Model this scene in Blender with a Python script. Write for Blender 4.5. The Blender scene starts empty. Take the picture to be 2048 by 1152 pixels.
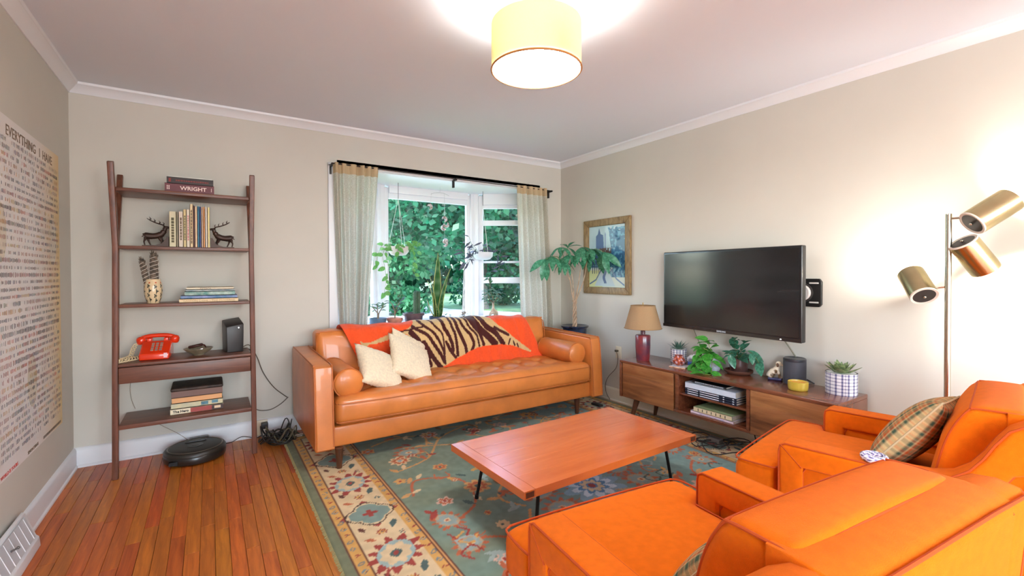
import bpy, bmesh, math, random
import numpy as np
from mathutils import Vector, Matrix, Euler
random.seed(7); np.random.seed(7)
SC = bpy.context.scene
C = SC.collection
PI = math.pi

# ---------------------------------------------------------------- camera
cam = bpy.data.cameras.new('camera'); camo = bpy.data.objects.new('camera', cam); C.objects.link(camo)
cam.sensor_width = 36.0; cam.lens = 921.308 / 2048 * 36.0
cam.shift_y = -(576 - 559.829) / 2048; cam.clip_start = 0.02; cam.clip_end = 400
def cam_basis(yaw, pitch, roll):
    f = Vector((math.sin(yaw)*math.cos(pitch), math.cos(yaw)*math.cos(pitch), math.sin(pitch)))
    r = Vector((math.cos(yaw), -math.sin(yaw), 0)); u = r.cross(f)
    return f, r*math.cos(roll)+u*math.sin(roll), -r*math.sin(roll)+u*math.cos(roll)
cf, cr, cu = cam_basis(0.579776, -0.0132225, -0.0032137)
camo.matrix_world = Matrix(((cr.x, cu.x, -cf.x, 0), (cr.y, cu.y, -cf.y, 0), (cr.z, cu.z, -cf.z, 1.22565), (0, 0, 0, 1)))
SC.camera = camo

# ---------------------------------------------------------------- world, sun, fill lights, exposure
vs = SC.view_settings
vs.view_transform = 'Standard'; vs.look = 'None'; vs.gamma = 1.0; vs.use_curve_mapping = False
vs.exposure = 0.38
world = bpy.data.worlds.new('sky'); SC.world = world; world.use_nodes = True
wn = world.node_tree.nodes; wl = world.node_tree.links
sky = wn.new('ShaderNodeTexSky'); sky.sky_type = 'NISHITA'; sky.sun_disc = False
sky.sun_elevation = math.radians(52); sky.sun_rotation = math.radians(250); sky.dust_density = 1.5
wn['Background'].inputs[1].default_value = 1.7
wl.new(sky.outputs[0], wn['Background'].inputs[0])
sun = bpy.data.lights.new('sun', 'SUN'); sun.energy = 3.4; sun.angle = math.radians(1.0); sun.color = (1, .95, .86)
suno = bpy.data.objects.new('sun', sun); C.objects.link(suno)
suno.rotation_euler = Vector((-.62, -.38, .95)).to_track_quat('Z', 'Y').to_euler()
def area(name, loc, target, sx, sy, energy, col):
    l = bpy.data.lights.new(name, 'AREA'); l.shape = 'RECTANGLE'; l.size = sx; l.size_y = sy; l.energy = energy; l.color = col
    o = bpy.data.objects.new(name, l); C.objects.link(o); o.location = loc
    o.rotation_euler = (Vector(loc)-Vector(target)).to_track_quat('Z', 'Y').to_euler()
    return o
# added fill lights, set at made-up window openings behind the camera
area('rear_fill_light_a', (0.45, -4.75, 1.4), (0.45, 3, 1.8), 1.5, 1.9, 85, (.80, .92, 1))
area('rear_fill_light_b', (2.35, -4.75, 1.4), (2.35, 3, 1.8), 1.2, 1.9, 65, (.80, .92, 1))

# another added fill light, at a made-up opening in the left wall
area('side_fill_light', (-.80, -2.5, 1.4), (3, -1.2, 1.45), 2.2, 1.7, 85, (.80, .92, 1))
# ---------------------------------------------------------------- helpers
XL, XR, YB, YR, ZC = -.737, 3.246, 3.968, -4.8, 2.44
def lin(c):
    c = c/255.0
    return c/12.92 if c <= .04045 else ((c+.055)/1.055)**2.4
def L3(rgb): return (lin(rgb[0]), lin(rgb[1]), lin(rgb[2]))
def L4(rgb): return L3(rgb)+(1.0,)
MATS = {}
def _new(name):
    m = bpy.data.materials.new(name); m.use_nodes = True
    nt = m.node_tree; return m, nt, nt.nodes['Principled BSDF']
def _noise(nt, scale, detail=4, stretch=None, coord='Object', rough=.55):
    tc = nt.nodes.new('ShaderNodeTexCoord'); n = nt.nodes.new('ShaderNodeTexNoise')
    n.inputs['Scale'].default_value = scale; n.inputs['Detail'].default_value = detail; n.inputs['Roughness'].default_value = rough
    if stretch:
        mp = nt.nodes.new('ShaderNodeMapping'); mp.inputs['Scale'].default_value = stretch
        nt.links.new(tc.outputs[coord], mp.inputs[0]); nt.links.new(mp.outputs[0], n.inputs[0])
    else: nt.links.new(tc.outputs[coord], n.inputs[0])
    return n
def _bump(nt, b, src, strength, dist=.01):
    bp = nt.nodes.new('ShaderNodeBump'); bp.inputs['Strength'].default_value = strength; bp.inputs['Distance'].default_value = dist
    nt.links.new(src, bp.inputs['Height']); nt.links.new(bp.outputs[0], b.inputs['Normal'])
def M(name, rgb, rough=.5, metal=0, var=0, vscale=8, bump=0, bscale=80, bdist=.004, coat=0, sheen=0, emit=None, estr=0, spec=.5, stretch=None, rgb2=None):
    if name in MATS: return MATS[name]
    m, nt, b = _new(name); b.inputs['Roughness'].default_value = rough; b.inputs['Metallic'].default_value = metal
    b.inputs['Specular IOR Level'].default_value = spec; b.inputs['Coat Weight'].default_value = coat; b.inputs['Sheen Weight'].default_value = sheen
    b.inputs['Base Color'].default_value = L4(rgb)
    if var or rgb2:
        n = _noise(nt, vscale, stretch=stretch); r = nt.nodes.new('ShaderNodeValToRGB')
        a = rgb2 or tuple(max(0, v*(1-var)) for v in rgb); z = rgb if rgb2 else tuple(min(255, v*(1+var)) for v in rgb)
        r.color_ramp.elements[0].color = L4(a); r.color_ramp.elements[1].color = L4(z)
        r.color_ramp.elements[0].position = .33; r.color_ramp.elements[1].position = .67
        nt.links.new(n.outputs['Fac'], r.inputs[0]); nt.links.new(r.outputs[0], b.inputs['Base Color'])
    if bump:
        n2 = _noise(nt, bscale, 3, stretch=stretch); _bump(nt, b, n2.outputs['Fac'], bump, bdist)
    if emit: b.inputs['Emission Color'].default_value = L4(emit); b.inputs['Emission Strength'].default_value = estr
    MATS[name] = m; return m
def WOOD(name, dark, light, stretch=(2, 22, 22), rough=.4, coat=.15, vscale=3.0, objrand=0):
    if name in MATS: return MATS[name]
    m, nt, b = _new(name); b.inputs['Roughness'].default_value = rough; b.inputs['Coat Weight'].default_value = coat; b.inputs['Coat Roughness'].default_value = .25
    n = _noise(nt, vscale, 6, stretch, rough=.62); n.inputs['Distortion'].default_value = .6
    r = nt.nodes.new('ShaderNodeValToRGB'); r.color_ramp.elements[0].color = L4(dark); r.color_ramp.elements[1].color = L4(light)
    r.color_ramp.elements[0].position = .32; r.color_ramp.elements[1].position = .68
    nt.links.new(n.outputs['Fac'], r.inputs[0]); out = r.outputs[0]
    if objrand:
        oi = nt.nodes.new('ShaderNodeObjectInfo'); mr = nt.nodes.new('ShaderNodeMapRange')
        mr.inputs['To Min'].default_value = 1-objrand; mr.inputs['To Max'].default_value = 1+objrand
        nt.links.new(oi.outputs['Random'], mr.inputs['Value'])
        hs = nt.nodes.new('ShaderNodeHueSaturation'); nt.links.new(mr.outputs[0], hs.inputs['Value'])
        hm = nt.nodes.new('ShaderNodeMapRange'); hm.inputs['To Min'].default_value = .488; hm.inputs['To Max'].default_value = .515
        ml = nt.nodes.new('ShaderNodeMath'); ml.operation = 'FRACT'; m2 = nt.nodes.new('ShaderNodeMath'); m2.operation = 'MULTIPLY'; m2.inputs[1].default_value = 7.31
        nt.links.new(oi.outputs['Random'], m2.inputs[0]); nt.links.new(m2.outputs[0], ml.inputs[0]); nt.links.new(ml.outputs[0], hm.inputs['Value'])
        nt.links.new(hm.outputs[0], hs.inputs['Hue']); nt.links.new(out, hs.inputs['Color']); out = hs.outputs[0]
    nt.links.new(out, b.inputs['Base Color'])
    _bump(nt, b, n.outputs['Fac'], .06, .004)
    MATS[name] = m; return m
def ATTR(name, rough=.8, bump=0, bscale=300, sheen=0, spec=.3, coat=0):
    if name in MATS: return MATS[name]
    m, nt, b = _new(name); a = nt.nodes.new('ShaderNodeVertexColor'); a.layer_name = 'Col'
    nt.links.new(a.outputs['Color'], b.inputs['Base Color']); b.inputs['Roughness'].default_value = rough
    b.inputs['Sheen Weight'].default_value = sheen; b.inputs['Specular IOR Level'].default_value = spec; b.inputs['Coat Weight'].default_value = coat
    if bump: _bump(nt, b, _noise(nt, bscale, 2).outputs['Fac'], bump, .004)
    MATS[name] = m; return m
def LEAF(name, rgb, rgb2, trans=.35, rough=.45, vscale=6):
    if name in MATS: return MATS[name]
    m, nt, b = _new(name); n = _noise(nt, vscale); r = nt.nodes.new('ShaderNodeValToRGB')
    r.color_ramp.elements[0].color = L4(rgb); r.color_ramp.elements[1].color = L4(rgb2); r.color_ramp.elements[0].position = .35; r.color_ramp.elements[1].position = .65
    nt.links.new(n.outputs['Fac'], r.inputs[0]); nt.links.new(r.outputs[0], b.inputs['Base Color']); b.inputs['Roughness'].default_value = rough
    t = nt.nodes.new('ShaderNodeBsdfTranslucent'); nt.links.new(r.outputs[0], t.inputs[0])
    mx = nt.nodes.new('ShaderNodeMixShader'); mx.inputs[0].default_value = trans
    nt.links.new(b.outputs[0], mx.inputs[1]); nt.links.new(t.outputs[0], mx.inputs[2]); nt.links.new(mx.outputs[0], nt.nodes['Material Output'].inputs[0])
    MATS[name] = m; return m
def GLASS(name, tint=(255, 255, 255), gloss=.06):
    if name in MATS: return MATS[name]
    m = bpy.data.materials.new(name); m.use_nodes = True; nt = m.node_tree; nt.nodes.remove(nt.nodes['Principled BSDF'])
    t = nt.nodes.new('ShaderNodeBsdfTransparent'); t.inputs[0].default_value = L4(tint)
    g = nt.nodes.new('ShaderNodeBsdfGlossy'); g.inputs['Roughness'].default_value = .02
    mx = nt.nodes.new('ShaderNodeMixShader'); mx.inputs[0].default_value = gloss
    nt.links.new(t.outputs[0], mx.inputs[1]); nt.links.new(g.outputs[0], mx.inputs[2]); nt.links.new(mx.outputs[0], nt.nodes['Material Output'].inputs[0])
    MATS[name] = m; return m

ROOT = {}
def rootm(o):
    while o.parent: o = o.parent
    return ROOT.get(o.name, Matrix.Identity(4))
def tag(o, label, cat, group=None):
    o['label'] = label; o['category'] = cat
    if group: o['group'] = group
    return o
def thing(name, label, cat, loc=(0, 0, 0), rz=0, group=None):
    o = bpy.data.objects.new(name, None); C.objects.link(o); o.empty_display_size = .05
    o.location = loc; o.rotation_euler = (0, 0, rz)
    ROOT[o.name] = Matrix.Translation(loc) @ Matrix.Rotation(rz, 4, 'Z')
    return tag(o, label, cat, group)
def link(name, me, parent=None):
    o = bpy.data.objects.new(name, me); C.objects.link(o)
    if parent: o.parent = parent
    return o
class B:
    def __init__(s): s.v = []; s.f = []; s.c = []
    def add(s, vs, fs, col=None):
        n = len(s.v); s.v.extend([tuple(v) for v in vs]); s.f.extend([tuple(i+n for i in f) for f in fs])
        if col is not None: s.c.extend([col]*len(vs) if not isinstance(col, list) else col)
        return s
    def box(s, x0, x1, y0, y1, z0, z1, col=None):
        return s.add([(x0,y0,z0),(x1,y0,z0),(x1,y1,z0),(x0,y1,z0),(x0,y0,z1),(x1,y0,z1),(x1,y1,z1),(x0,y1,z1)],
                     [(0,3,2,1),(4,5,6,7),(0,1,5,4),(1,2,6,5),(2,3,7,6),(3,0,4,7)], col)
    def obox(s, c, size, m=None):
        m = m or Matrix.Identity(3); a, b, d = size[0]/2, size[1]/2, size[2]/2
        vs = [Vector(c)+m@Vector((x, y, z)) for z in (-d, d) for x, y in ((-a,-b),(a,-b),(a,b),(-a,b))]
        return s.add(vs, [(0,3,2,1),(4,5,6,7),(0,1,5,4),(1,2,6,5),(2,3,7,6),(3,0,4,7)])
    def bar(s, p0, p1, w, d, up=(0, 0, 1)):
        p0, p1 = Vector(p0), Vector(p1); z = (p1-p0); l = z.length; z.normalize(); u = Vector(up)
        if abs(z.dot(u)) > .99: u = Vector((0, 1, 0))
        x = u.cross(z).normalized(); y = z.cross(x)
        return s.obox((p0+p1)/2, (w, d, l), Matrix((x, y, z)).transposed())
    def tube(s, pts, r, n=8, caps=True, closed=False):
        pts = [Vector(p) for p in pts]; k = len(pts); rs = r if isinstance(r, (list, tuple)) else [r]*k
        up = None; vs = []
        for i, p in enumerate(pts):
            t = (pts[(i+1) % k]-pts[i-1]) if closed else (pts[min(i+1, k-1)]-pts[max(i-1, 0)])
            if t.length < 1e-9: t = Vector((0, 0, 1))
            t.normalize()
            if up is None: up = t.orthogonal().normalized()
            up = (up - t*up.dot(t)); up = up.normalized() if up.length > 1e-6 else t.orthogonal().normalized()
            bx = t.cross(up)
            for j in range(n):
                a = 2*PI*j/n; vs.append(p+(up*math.cos(a)+bx*math.sin(a))*rs[i])
        fs = []
        for i in range(k if closed else k-1):
            i2 = (i+1) % k
            for j in range(n): fs.append((i*n+j, i*n+(j+1) % n, i2*n+(j+1) % n, i2*n+j))
        if caps and not closed: fs.append(tuple(range(n-1, -1, -1))); fs.append(tuple((k-1)*n+j for j in range(n)))
        return s.add(vs, fs)
    def lathe(s, prof, n=28, c=(0, 0, 0), m=None, sx=1, sy=1, close=False):
        vs = []; m = m or Matrix.Identity(3); c = Vector(c)
        for r, z in prof:
            for j in range(n):
                a = 2*PI*j/n; vs.append(c+m@Vector((max(r, 1e-5)*math.cos(a)*sx, max(r, 1e-5)*math.sin(a)*sy, z)))
        k = len(prof); fs = []
        for i in range(k-1):
            for j in range(n): fs.append((i*n+j, i*n+(j+1) % n, (i+1)*n+(j+1) % n, (i+1)*n+j))
        if close: 
            for j in range(n): fs.append(((k-1)*n+j, (k-1)*n+(j+1) % n, (j+1) % n, j))
        else: fs.append(tuple(range(n-1, -1, -1))); fs.append(tuple((k-1)*n+j for j in range(n)))
        return s.add(vs, fs)
    def prism(s, poly, axis, a0, a1):
        def P(u, v, a): return {'x': (a, u, v), 'y': (u, a, v), 'z': (u, v, a)}[axis]
        n = len(poly); vs = [P(u, v, a0) for u, v in poly]+[P(u, v, a1) for u, v in poly]
        return s.add(vs, [tuple(range(n-1, -1, -1)), tuple(range(n, 2*n))]+[(i, (i+1) % n, n+(i+1) % n, n+i) for i in range(n)])
    def softprism(s, poly, axis, a0, a1, r, n=4):
        """prism whose long edges are rounded with radius r"""
        ar = sum(poly[i-1][0]*poly[i][1]-poly[i][0]*poly[i-1][1] for i in range(len(poly))); sg = 1 if ar > 0 else -1
        nr = []; k = len(poly)
        for i in range(k):
            p0, p1, p2 = Vector(poly[i-1]), Vector(poly[i]), Vector(poly[(i+1) % k]); e1 = (p1-p0).normalized(); e2 = (p2-p1).normalized()
            n1 = Vector((-e1.y, e1.x))*sg; n2 = Vector((-e2.y, e2.x))*sg; m = n1+n2
            if m.length < 1e-6: m = n1
            m.normalize(); nr.append(m/max(.5, m.dot(n1)))
        P = lambda u, v, a: {'x': (a, u, v), 'y': (u, a, v), 'z': (u, v, a)}[axis]
        st = [(a0+r*(1-math.sin(t)), r*(1-math.cos(t))) for t in [PI/2*(1-i/n) for i in range(n)]] if False else []
        for i in range(n+1): t = PI/2*i/n; st.append((a0+r*(1-math.sin(t)) if False else a0+r*(1-math.cos(t)), r*(1-math.sin(t))))
        for i in range(n+1): t = PI/2*i/n; st.append((a1-r*(1-math.sin(t+PI/2)), r*(1-math.cos(t))))
        vs = []
        for a, d in st:
            for i in range(k): vs.append(P(poly[i][0]+nr[i].x*d, poly[i][1]+nr[i].y*d, a))
        R = len(st); fs = [tuple(range(k-1, -1, -1)), tuple((R-1)*k+i for i in range(k))]
        for j in range(R-1):
            for i in range(k): fs.append((j*k+i, j*k+(i+1) % k, (j+1)*k+(i+1) % k, (j+1)*k+i))
        return s.add(vs, fs)
    def grid(s, nu, nv, fn, cu=False, cv=False, colfn=None):
        vs = []; cols = []
        for j in range(nv+(0 if cv else 1)):
            for i in range(nu+(0 if cu else 1)):
                vs.append(fn(i/nu, j/nv))
                if colfn: cols.append(colfn(i/nu, j/nv))
        w = nu+(0 if cu else 1); h = nv+(0 if cv else 1); fs = []
        for j in range(nv):
            for i in range(nu): fs.append((j*w+i, j*w+(i+1) % w, ((j+1) % h)*w+(i+1) % w, ((j+1) % h)*w+i))
        return s.add(vs, fs, cols if colfn else None)
    def sphere(s, c, r, nu=16, nv=10, m=None):
        r = r if isinstance(r, (tuple, list)) else (r, r, r); m = m or Matrix.Identity(3); c = Vector(c)
        vs = [c+m@Vector((r[0]*math.sin(PI*max(.004, min(.996, j/nv)))*math.cos(2*PI*i/nu), r[1]*math.sin(PI*max(.004, min(.996, j/nv)))*math.sin(2*PI*i/nu), r[2]*math.cos(PI*j/nv))) for j in range(nv+1) for i in range(nu)]
        return s.add(vs, [(j*nu+i, (j+1)*nu+i, (j+1)*nu+(i+1) % nu, j*nu+(i+1) % nu) for j in range(nv) for i in range(nu)])
    def rbox(s, c, size, r, n=(8, 8, 8), fn=None, m=None):
        """rounded box from six grids; fn(local point) -> local point"""
        c = Vector(c); h = [q/2 for q in size]; m = m or Matrix.Identity(3)
        def axis_pts(k):
            inner = np.linspace(-h[k]+r, h[k]-r, max(2, n[k]))
            a = [-h[k]+r-r*math.tan(t) for t in (PI/4, PI/6, PI/12)]; b = [-q for q in a][::-1]
            return a+list(inner)+b
        ax = [axis_pts(k) for k in range(3)]; idx = {}; vs = []; fs = []
        def V(q):
            key = tuple(round(t, 6) for t in q)
            if key in idx: return idx[key]
            cl = Vector([max(-h[k]+r, min(h[k]-r, q[k])) for k in range(3)]); d = Vector(q)-cl
            p = cl + (d.normalized()*r if d.length > 1e-9 else d)
            if fn: p = Vector(fn(p))
            idx[key] = len(vs); vs.append(c+m@p); return idx[key]
        for k in range(3):
            a, b = (k+1) % 3, (k+2) % 3
            for sgn in (-1, 1):
                for i in range(len(ax[a])-1):
                    for j in range(len(ax[b])-1):
                        q = []
                        for ii, jj in ((i, j), (i+1, j), (i+1, j+1), (i, j+1)):
                            t = [0, 0, 0]; t[k] = sgn*h[k]; t[a] = ax[a][ii]; t[b] = ax[b][jj]; q.append(V(t))
                        fs.append(tuple(q) if sgn > 0 else tuple(q[::-1]))
        return s.add(vs, fs)
    def mesh(s, name, mat=None, bevel=0, smooth=True, angle=38, xf=None, seg=3, recalc=True):
        me = bpy.data.meshes.new(name); me.from_pydata([tuple(v) for v in s.v], [], s.f)
        if s.c:
            at = me.color_attributes.new('Col', 'FLOAT_COLOR', 'POINT')
            arr = np.ones((len(s.v), 4), np.float32); arr[:, :3] = np.array(s.c, np.float32)[:, :3]; at.data.foreach_set('color', arr.ravel())
        if bevel or recalc:
            bm = bmesh.new(); bm.from_mesh(me)
            if recalc: bmesh.ops.recalc_face_normals(bm, faces=bm.faces)
            if bevel:
                es = [e for e in bm.edges if len(e.link_faces) == 2 and e.calc_face_angle(0) > .5]
                bmesh.ops.bevel(bm, geom=es, offset=bevel, segments=seg, profile=.5, affect='EDGES', clamp_overlap=True)
            bm.to_mesh(me); bm.free()
        if xf is not None: me.transform(xf)
        if smooth:
            me.polygons.foreach_set('use_smooth', [True]*len(me.polygons))
            if angle < 170: me.set_sharp_from_angle(angle=math.radians(angle))
        if mat: me.materials.append(mat)
        me.update(); return me
    def build(s, name, mat, parent=None, world=False, **kw):
        xf = rootm(parent).inverted() if (parent and world) else None
        return link(name, s.mesh(name, mat, xf=xf, **kw), parent)
def W(b, name, mat, parent, **kw): return b.build(name, mat, parent, world=True, **kw)
def struct(o): o['kind'] = 'structure'; return o
def copy_tree(o, parent=None):
    c = o.copy(); C.objects.link(c); c.parent = parent
    for ch in list(o.children): copy_tree(ch, c)
    return c
def text(name, s, size, mat, parent, o, xd, yd, align='LEFT', sx=1.0, extrude=.0006, world=True, bold=0.0):
    cu = bpy.data.curves.new('txt', 'FONT'); cu.body = s; cu.size = size; cu.align_x = align; cu.extrude = extrude; cu.resolution_u = 2; cu.offset = bold
    t = bpy.data.objects.new('txt', cu); C.objects.link(t)
    me = bpy.data.meshes.new_from_object(t); bpy.data.objects.remove(t); bpy.data.curves.remove(cu)
    me.name = name; x = Vector(xd).normalized(); y = Vector(yd).normalized(); z = x.cross(y)
    m = Matrix(((x.x*sx, y.x, z.x, o[0]), (x.y*sx, y.y, z.y, o[1]), (x.z*sx, y.z, z.z, o[2]), (0, 0, 0, 1)))
    if world and parent: m = rootm(parent).inverted() @ m
    me.transform(m); me.materials.clear(); me.materials.append(mat); return link(name, me, parent)
def arc(p0, p1, sag, n=10, side=(0, 0, -1)):
    p0, p1, sd = Vector(p0), Vector(p1), Vector(side)
    return [p0.lerp(p1, i/n)+sd*sag*4*(i/n)*(1-i/n) for i in range(n+1)]
def spline(pts, n=8):
    pts = [Vector(p) for p in pts]; out = []
    for i in range(len(pts)-1):
        a = pts[max(i-1, 0)]; b = pts[i]; c = pts[i+1]; d = pts[min(i+2, len(pts)-1)]
        for k in range(n):
            t = k/n; out.append(.5*((2*b)+(c-a)*t+(2*a-5*b+4*c-d)*t*t+(-a+3*b-3*c+d)*t**3))
    return out+[pts[-1]]
def leaf_mesh(name, mat, prof, n=6, fold=.25, droop=.3, heart=0):
    """unit leaf along +y, normal +z; prof(t) -> half width"""
    b = B(); vs = []
    for i in range(n+1):
        t = i/n; w = prof(t); z = -droop*t*t
        vs += [(-w, t-heart*(w > 0)*(1-t)*.25*(i == 0), z+fold*w), (0, t, z), (w, t, z+fold*w)]
    fs = []
    for i in range(n): fs += [(i*3, i*3+1, i*3+4, i*3+3), (i*3+1, i*3+2, i*3+5, i*3+4)]
    b.add(vs, fs); return b.mesh(name, mat, angle=179, recalc=False)
def place(name, me, parent, base, d, nrm=(0, 0, 1), s=1.0, sw=1.0, world=True):
    d = Vector(d).normalized(); z = Vector(nrm); z = z-d*z.dot(d)
    if z.length < 1e-4: z = d.orthogonal()
    z.normalize(); x = d.cross(z)
    m = Matrix(((x.x*s*sw, d.x*s, z.x*s, base[0]), (x.y*s*sw, d.y*s, z.y*s, base[1]), (x.z*s*sw, d.z*s, z.z*s, base[2]), (0, 0, 0, 1)))
    o = link(name, me, parent)
    o.matrix_basis = (rootm(parent).inverted() @ m) if (parent and world) else m
    return o
def vnoise(x, y, seed=0):
    """smooth value noise, numpy arrays"""
    r = np.random.RandomState(seed).rand(64, 64); xi = np.floor(x).astype(int); yi = np.floor(y).astype(int); fx = x-xi; fy = y-yi
    fx = fx*fx*(3-2*fx); fy = fy*fy*(3-2*fy); g = lambda i, j: r[i % 64, j % 64]
    return (g(xi, yi)*(1-fx)+g(xi+1, yi)*fx)*(1-fy)+(g(xi, yi+1)*(1-fx)+g(xi+1, yi+1)*fx)*fy
def inpoly(X, Y, poly):
    r = np.zeros(X.shape, bool); n = len(poly); j = n-1
    for i in range(n):
        xi, yi = poly[i]; xj, yj = poly[j]
        if yi != yj:
            r ^= ((yi > Y) != (yj > Y)) & (X < (xj-xi)*(Y-yi)/(yj-yi)+xi)
        j = i
    return r
def nearline(X, Y, pts):
    d = np.full(X.shape, 1e9)
    for (x0, y0), (x1, y1) in zip(pts[:-1], pts[1:]):
        dx, dy = x1-x0, y1-y0; t = np.clip(((X-x0)*dx+(Y-y0)*dy)/(dx*dx+dy*dy+1e-12), 0, 1)
        d = np.minimum(d, np.hypot(X-x0-t*dx, Y-y0-t*dy))
    return d
# ================================================================ ROOM
m_wall = M('wall_paint', (203, 198, 187), .75, bump=.05, bscale=220, bdist=.002, var=.012, vscale=1.5)
m_ceil = M('ceiling_paint', (224, 229, 238), .85, bump=.04, bscale=160, bdist=.002)
m_white = M('white_trim_paint', (226, 227, 230), .38, spec=.5)
m_winwhite = M('window_frame_paint', (232, 232, 235), .35)
m_plank = WOOD('oak_floor_varnish', (158, 76, 22), (206, 112, 40), (14, 1.1, 14), rough=.42, coat=.1, vscale=3.2, objrand=.14)
m_floorbase = M('floor_gap', (60, 30, 14), .7)
OX0, OX1, OZ0, OZ1 = .88, 2.96, .742, 2.108      # window opening in the back wall
b = B()
T = .16
b.box(XL-.12, OX0, YB, YB+T, 0, ZC); b.box(OX1, XR+.12, YB, YB+T, 0, ZC)
b.box(OX0, OX1, YB, YB+T, OZ1, ZC); b.box(OX0, OX1, YB, YB+T, 0, OZ0)
struct(b.build('wall_back', m_wall))
b = B(); b.box(XL-.12, XL, -1.35, YB, 0, ZC); b.box(XL-.12, XL, YR-.12, -3.65, 0, ZC); b.box(XL-.12, XL, -3.65, -1.35, 0, .5); b.box(XL-.12, XL, -3.65, -1.35, 2.3, ZC); struct(b.build('wall_left', m_wall))  # opening out of view, added for the side fill light
b = B(); b.box(XR, XR+.12, YR-.12, YB, 0, ZC); struct(b.build('wall_right', m_wall))
b = B()   # wall behind the camera, with two tall openings added for the fill lights
b.box(XL, -.35, YR-.12, YR, 0, ZC); b.box(1.25, 1.7, YR-.12, YR, 0, ZC); b.box(3.0, XR, YR-.12, YR, 0, ZC)
b.box(-.35, 1.25, YR-.12, YR, 0, .35); b.box(-.35, 1.25, YR-.12, YR, 2.3, ZC); b.box(1.7, 3.0, YR-.12, YR, 0, .35); b.box(1.7, 3.0, YR-.12, YR, 2.3, ZC)
struct(b.build('wall_rear', m_wall))
b = B(); b.box(XL-.12, XR+.12, YR-.12, YB+T, ZC, ZC+.15); struct(b.build('ceiling', m_ceil))
# floor: base slab with single oak strips laid on it where they can be seen
b = B(); b.box(XL-.12, XR+.12, YR-.12, YB+T, -.12, -.006); fl = struct(b.build('floor', m_floorbase))
rng = random.Random(3); PW = .0572; pool = {}
x = XL; plank_n = 0
while x < .62:
    y = -.9 - rng.random()*.6
    while y < YB:
        ln = rng.choice((.46, .62, .78, .95, 1.15, 1.4)); y1 = min(y+ln, YB)
        key = round(y1-y, 2) if y1 == YB else ln
        if y1 > 1.25:
            if key not in pool:
                bb = B(); bb.box(.0006, PW-.0006, .0006, key-.0006, -.02, 0); pool[key] = bb.mesh('plank', m_plank, bevel=.0012, seg=1)
            o = link('plank', pool[key], fl); o.location = (x, y, 0); plank_n += 1
        y = y1
    x += PW
b = B(); b.box(.60, XR, YR, YB, -.02, -.001); b.box(XL, .62, YR, 1.27, -.02, -.001)
link('plank_field', b.mesh('plank_field', m_plank), fl)['kind'] = 'stuff'
# baseboards
def base_prof(): return [(0, 0), (.022, 0), (.022, .012), (.015, .018), (.015, .105), (.011, .118), (.004, .124), (0, .126)]
b = B(); b.prism([(XL+u, v) for u, v in base_prof()], 'y', YR, YB); struct(b.build('baseboard_left', m_white))
b = B(); b.prism([(YB-u, v) for u, v in base_prof()], 'x', XL, XR); struct(b.build('baseboard_back', m_white))
b = B(); b.prism([(XR-u, v) for u, v in base_prof()], 'y', YR, YB); struct(b.build('baseboard_right', M('cream_trim_paint', (222, 212, 192), .45)))
# crown moulding (trim_1..3)
cp = [(0, -.062), (.006, -.062), (.010, -.052), (.030, -.034), (.046, -.016), (.052, -.014), (.056, 0), (0, 0)]
b = B(); b.prism([(XL+u, ZC+v) for u, v in cp], 'y', YR, YB); struct(b.build('trim_1', m_white))
b = B(); b.prism([(YB-u, ZC+v) for u, v in cp], 'x', XL, XR); struct(b.build('trim_2', m_white))
b = B(); b.prism([(XR-u, ZC+v) for u, v in cp], 'y', YR, YB); struct(b.build('trim_3', m_white))
# casing round the bay opening
b = B(); b.box(.808, OX0, YB-.02, YB, OZ0-.03, 2.125); b.box(OX1, 3.03, YB-.02, YB, OZ0-.03, 2.125); b.box(.808, 3.03, YB-.02, YB, OZ1, 2.135)
struct(b.build('trim_4', m_white, bevel=.004))
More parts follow.
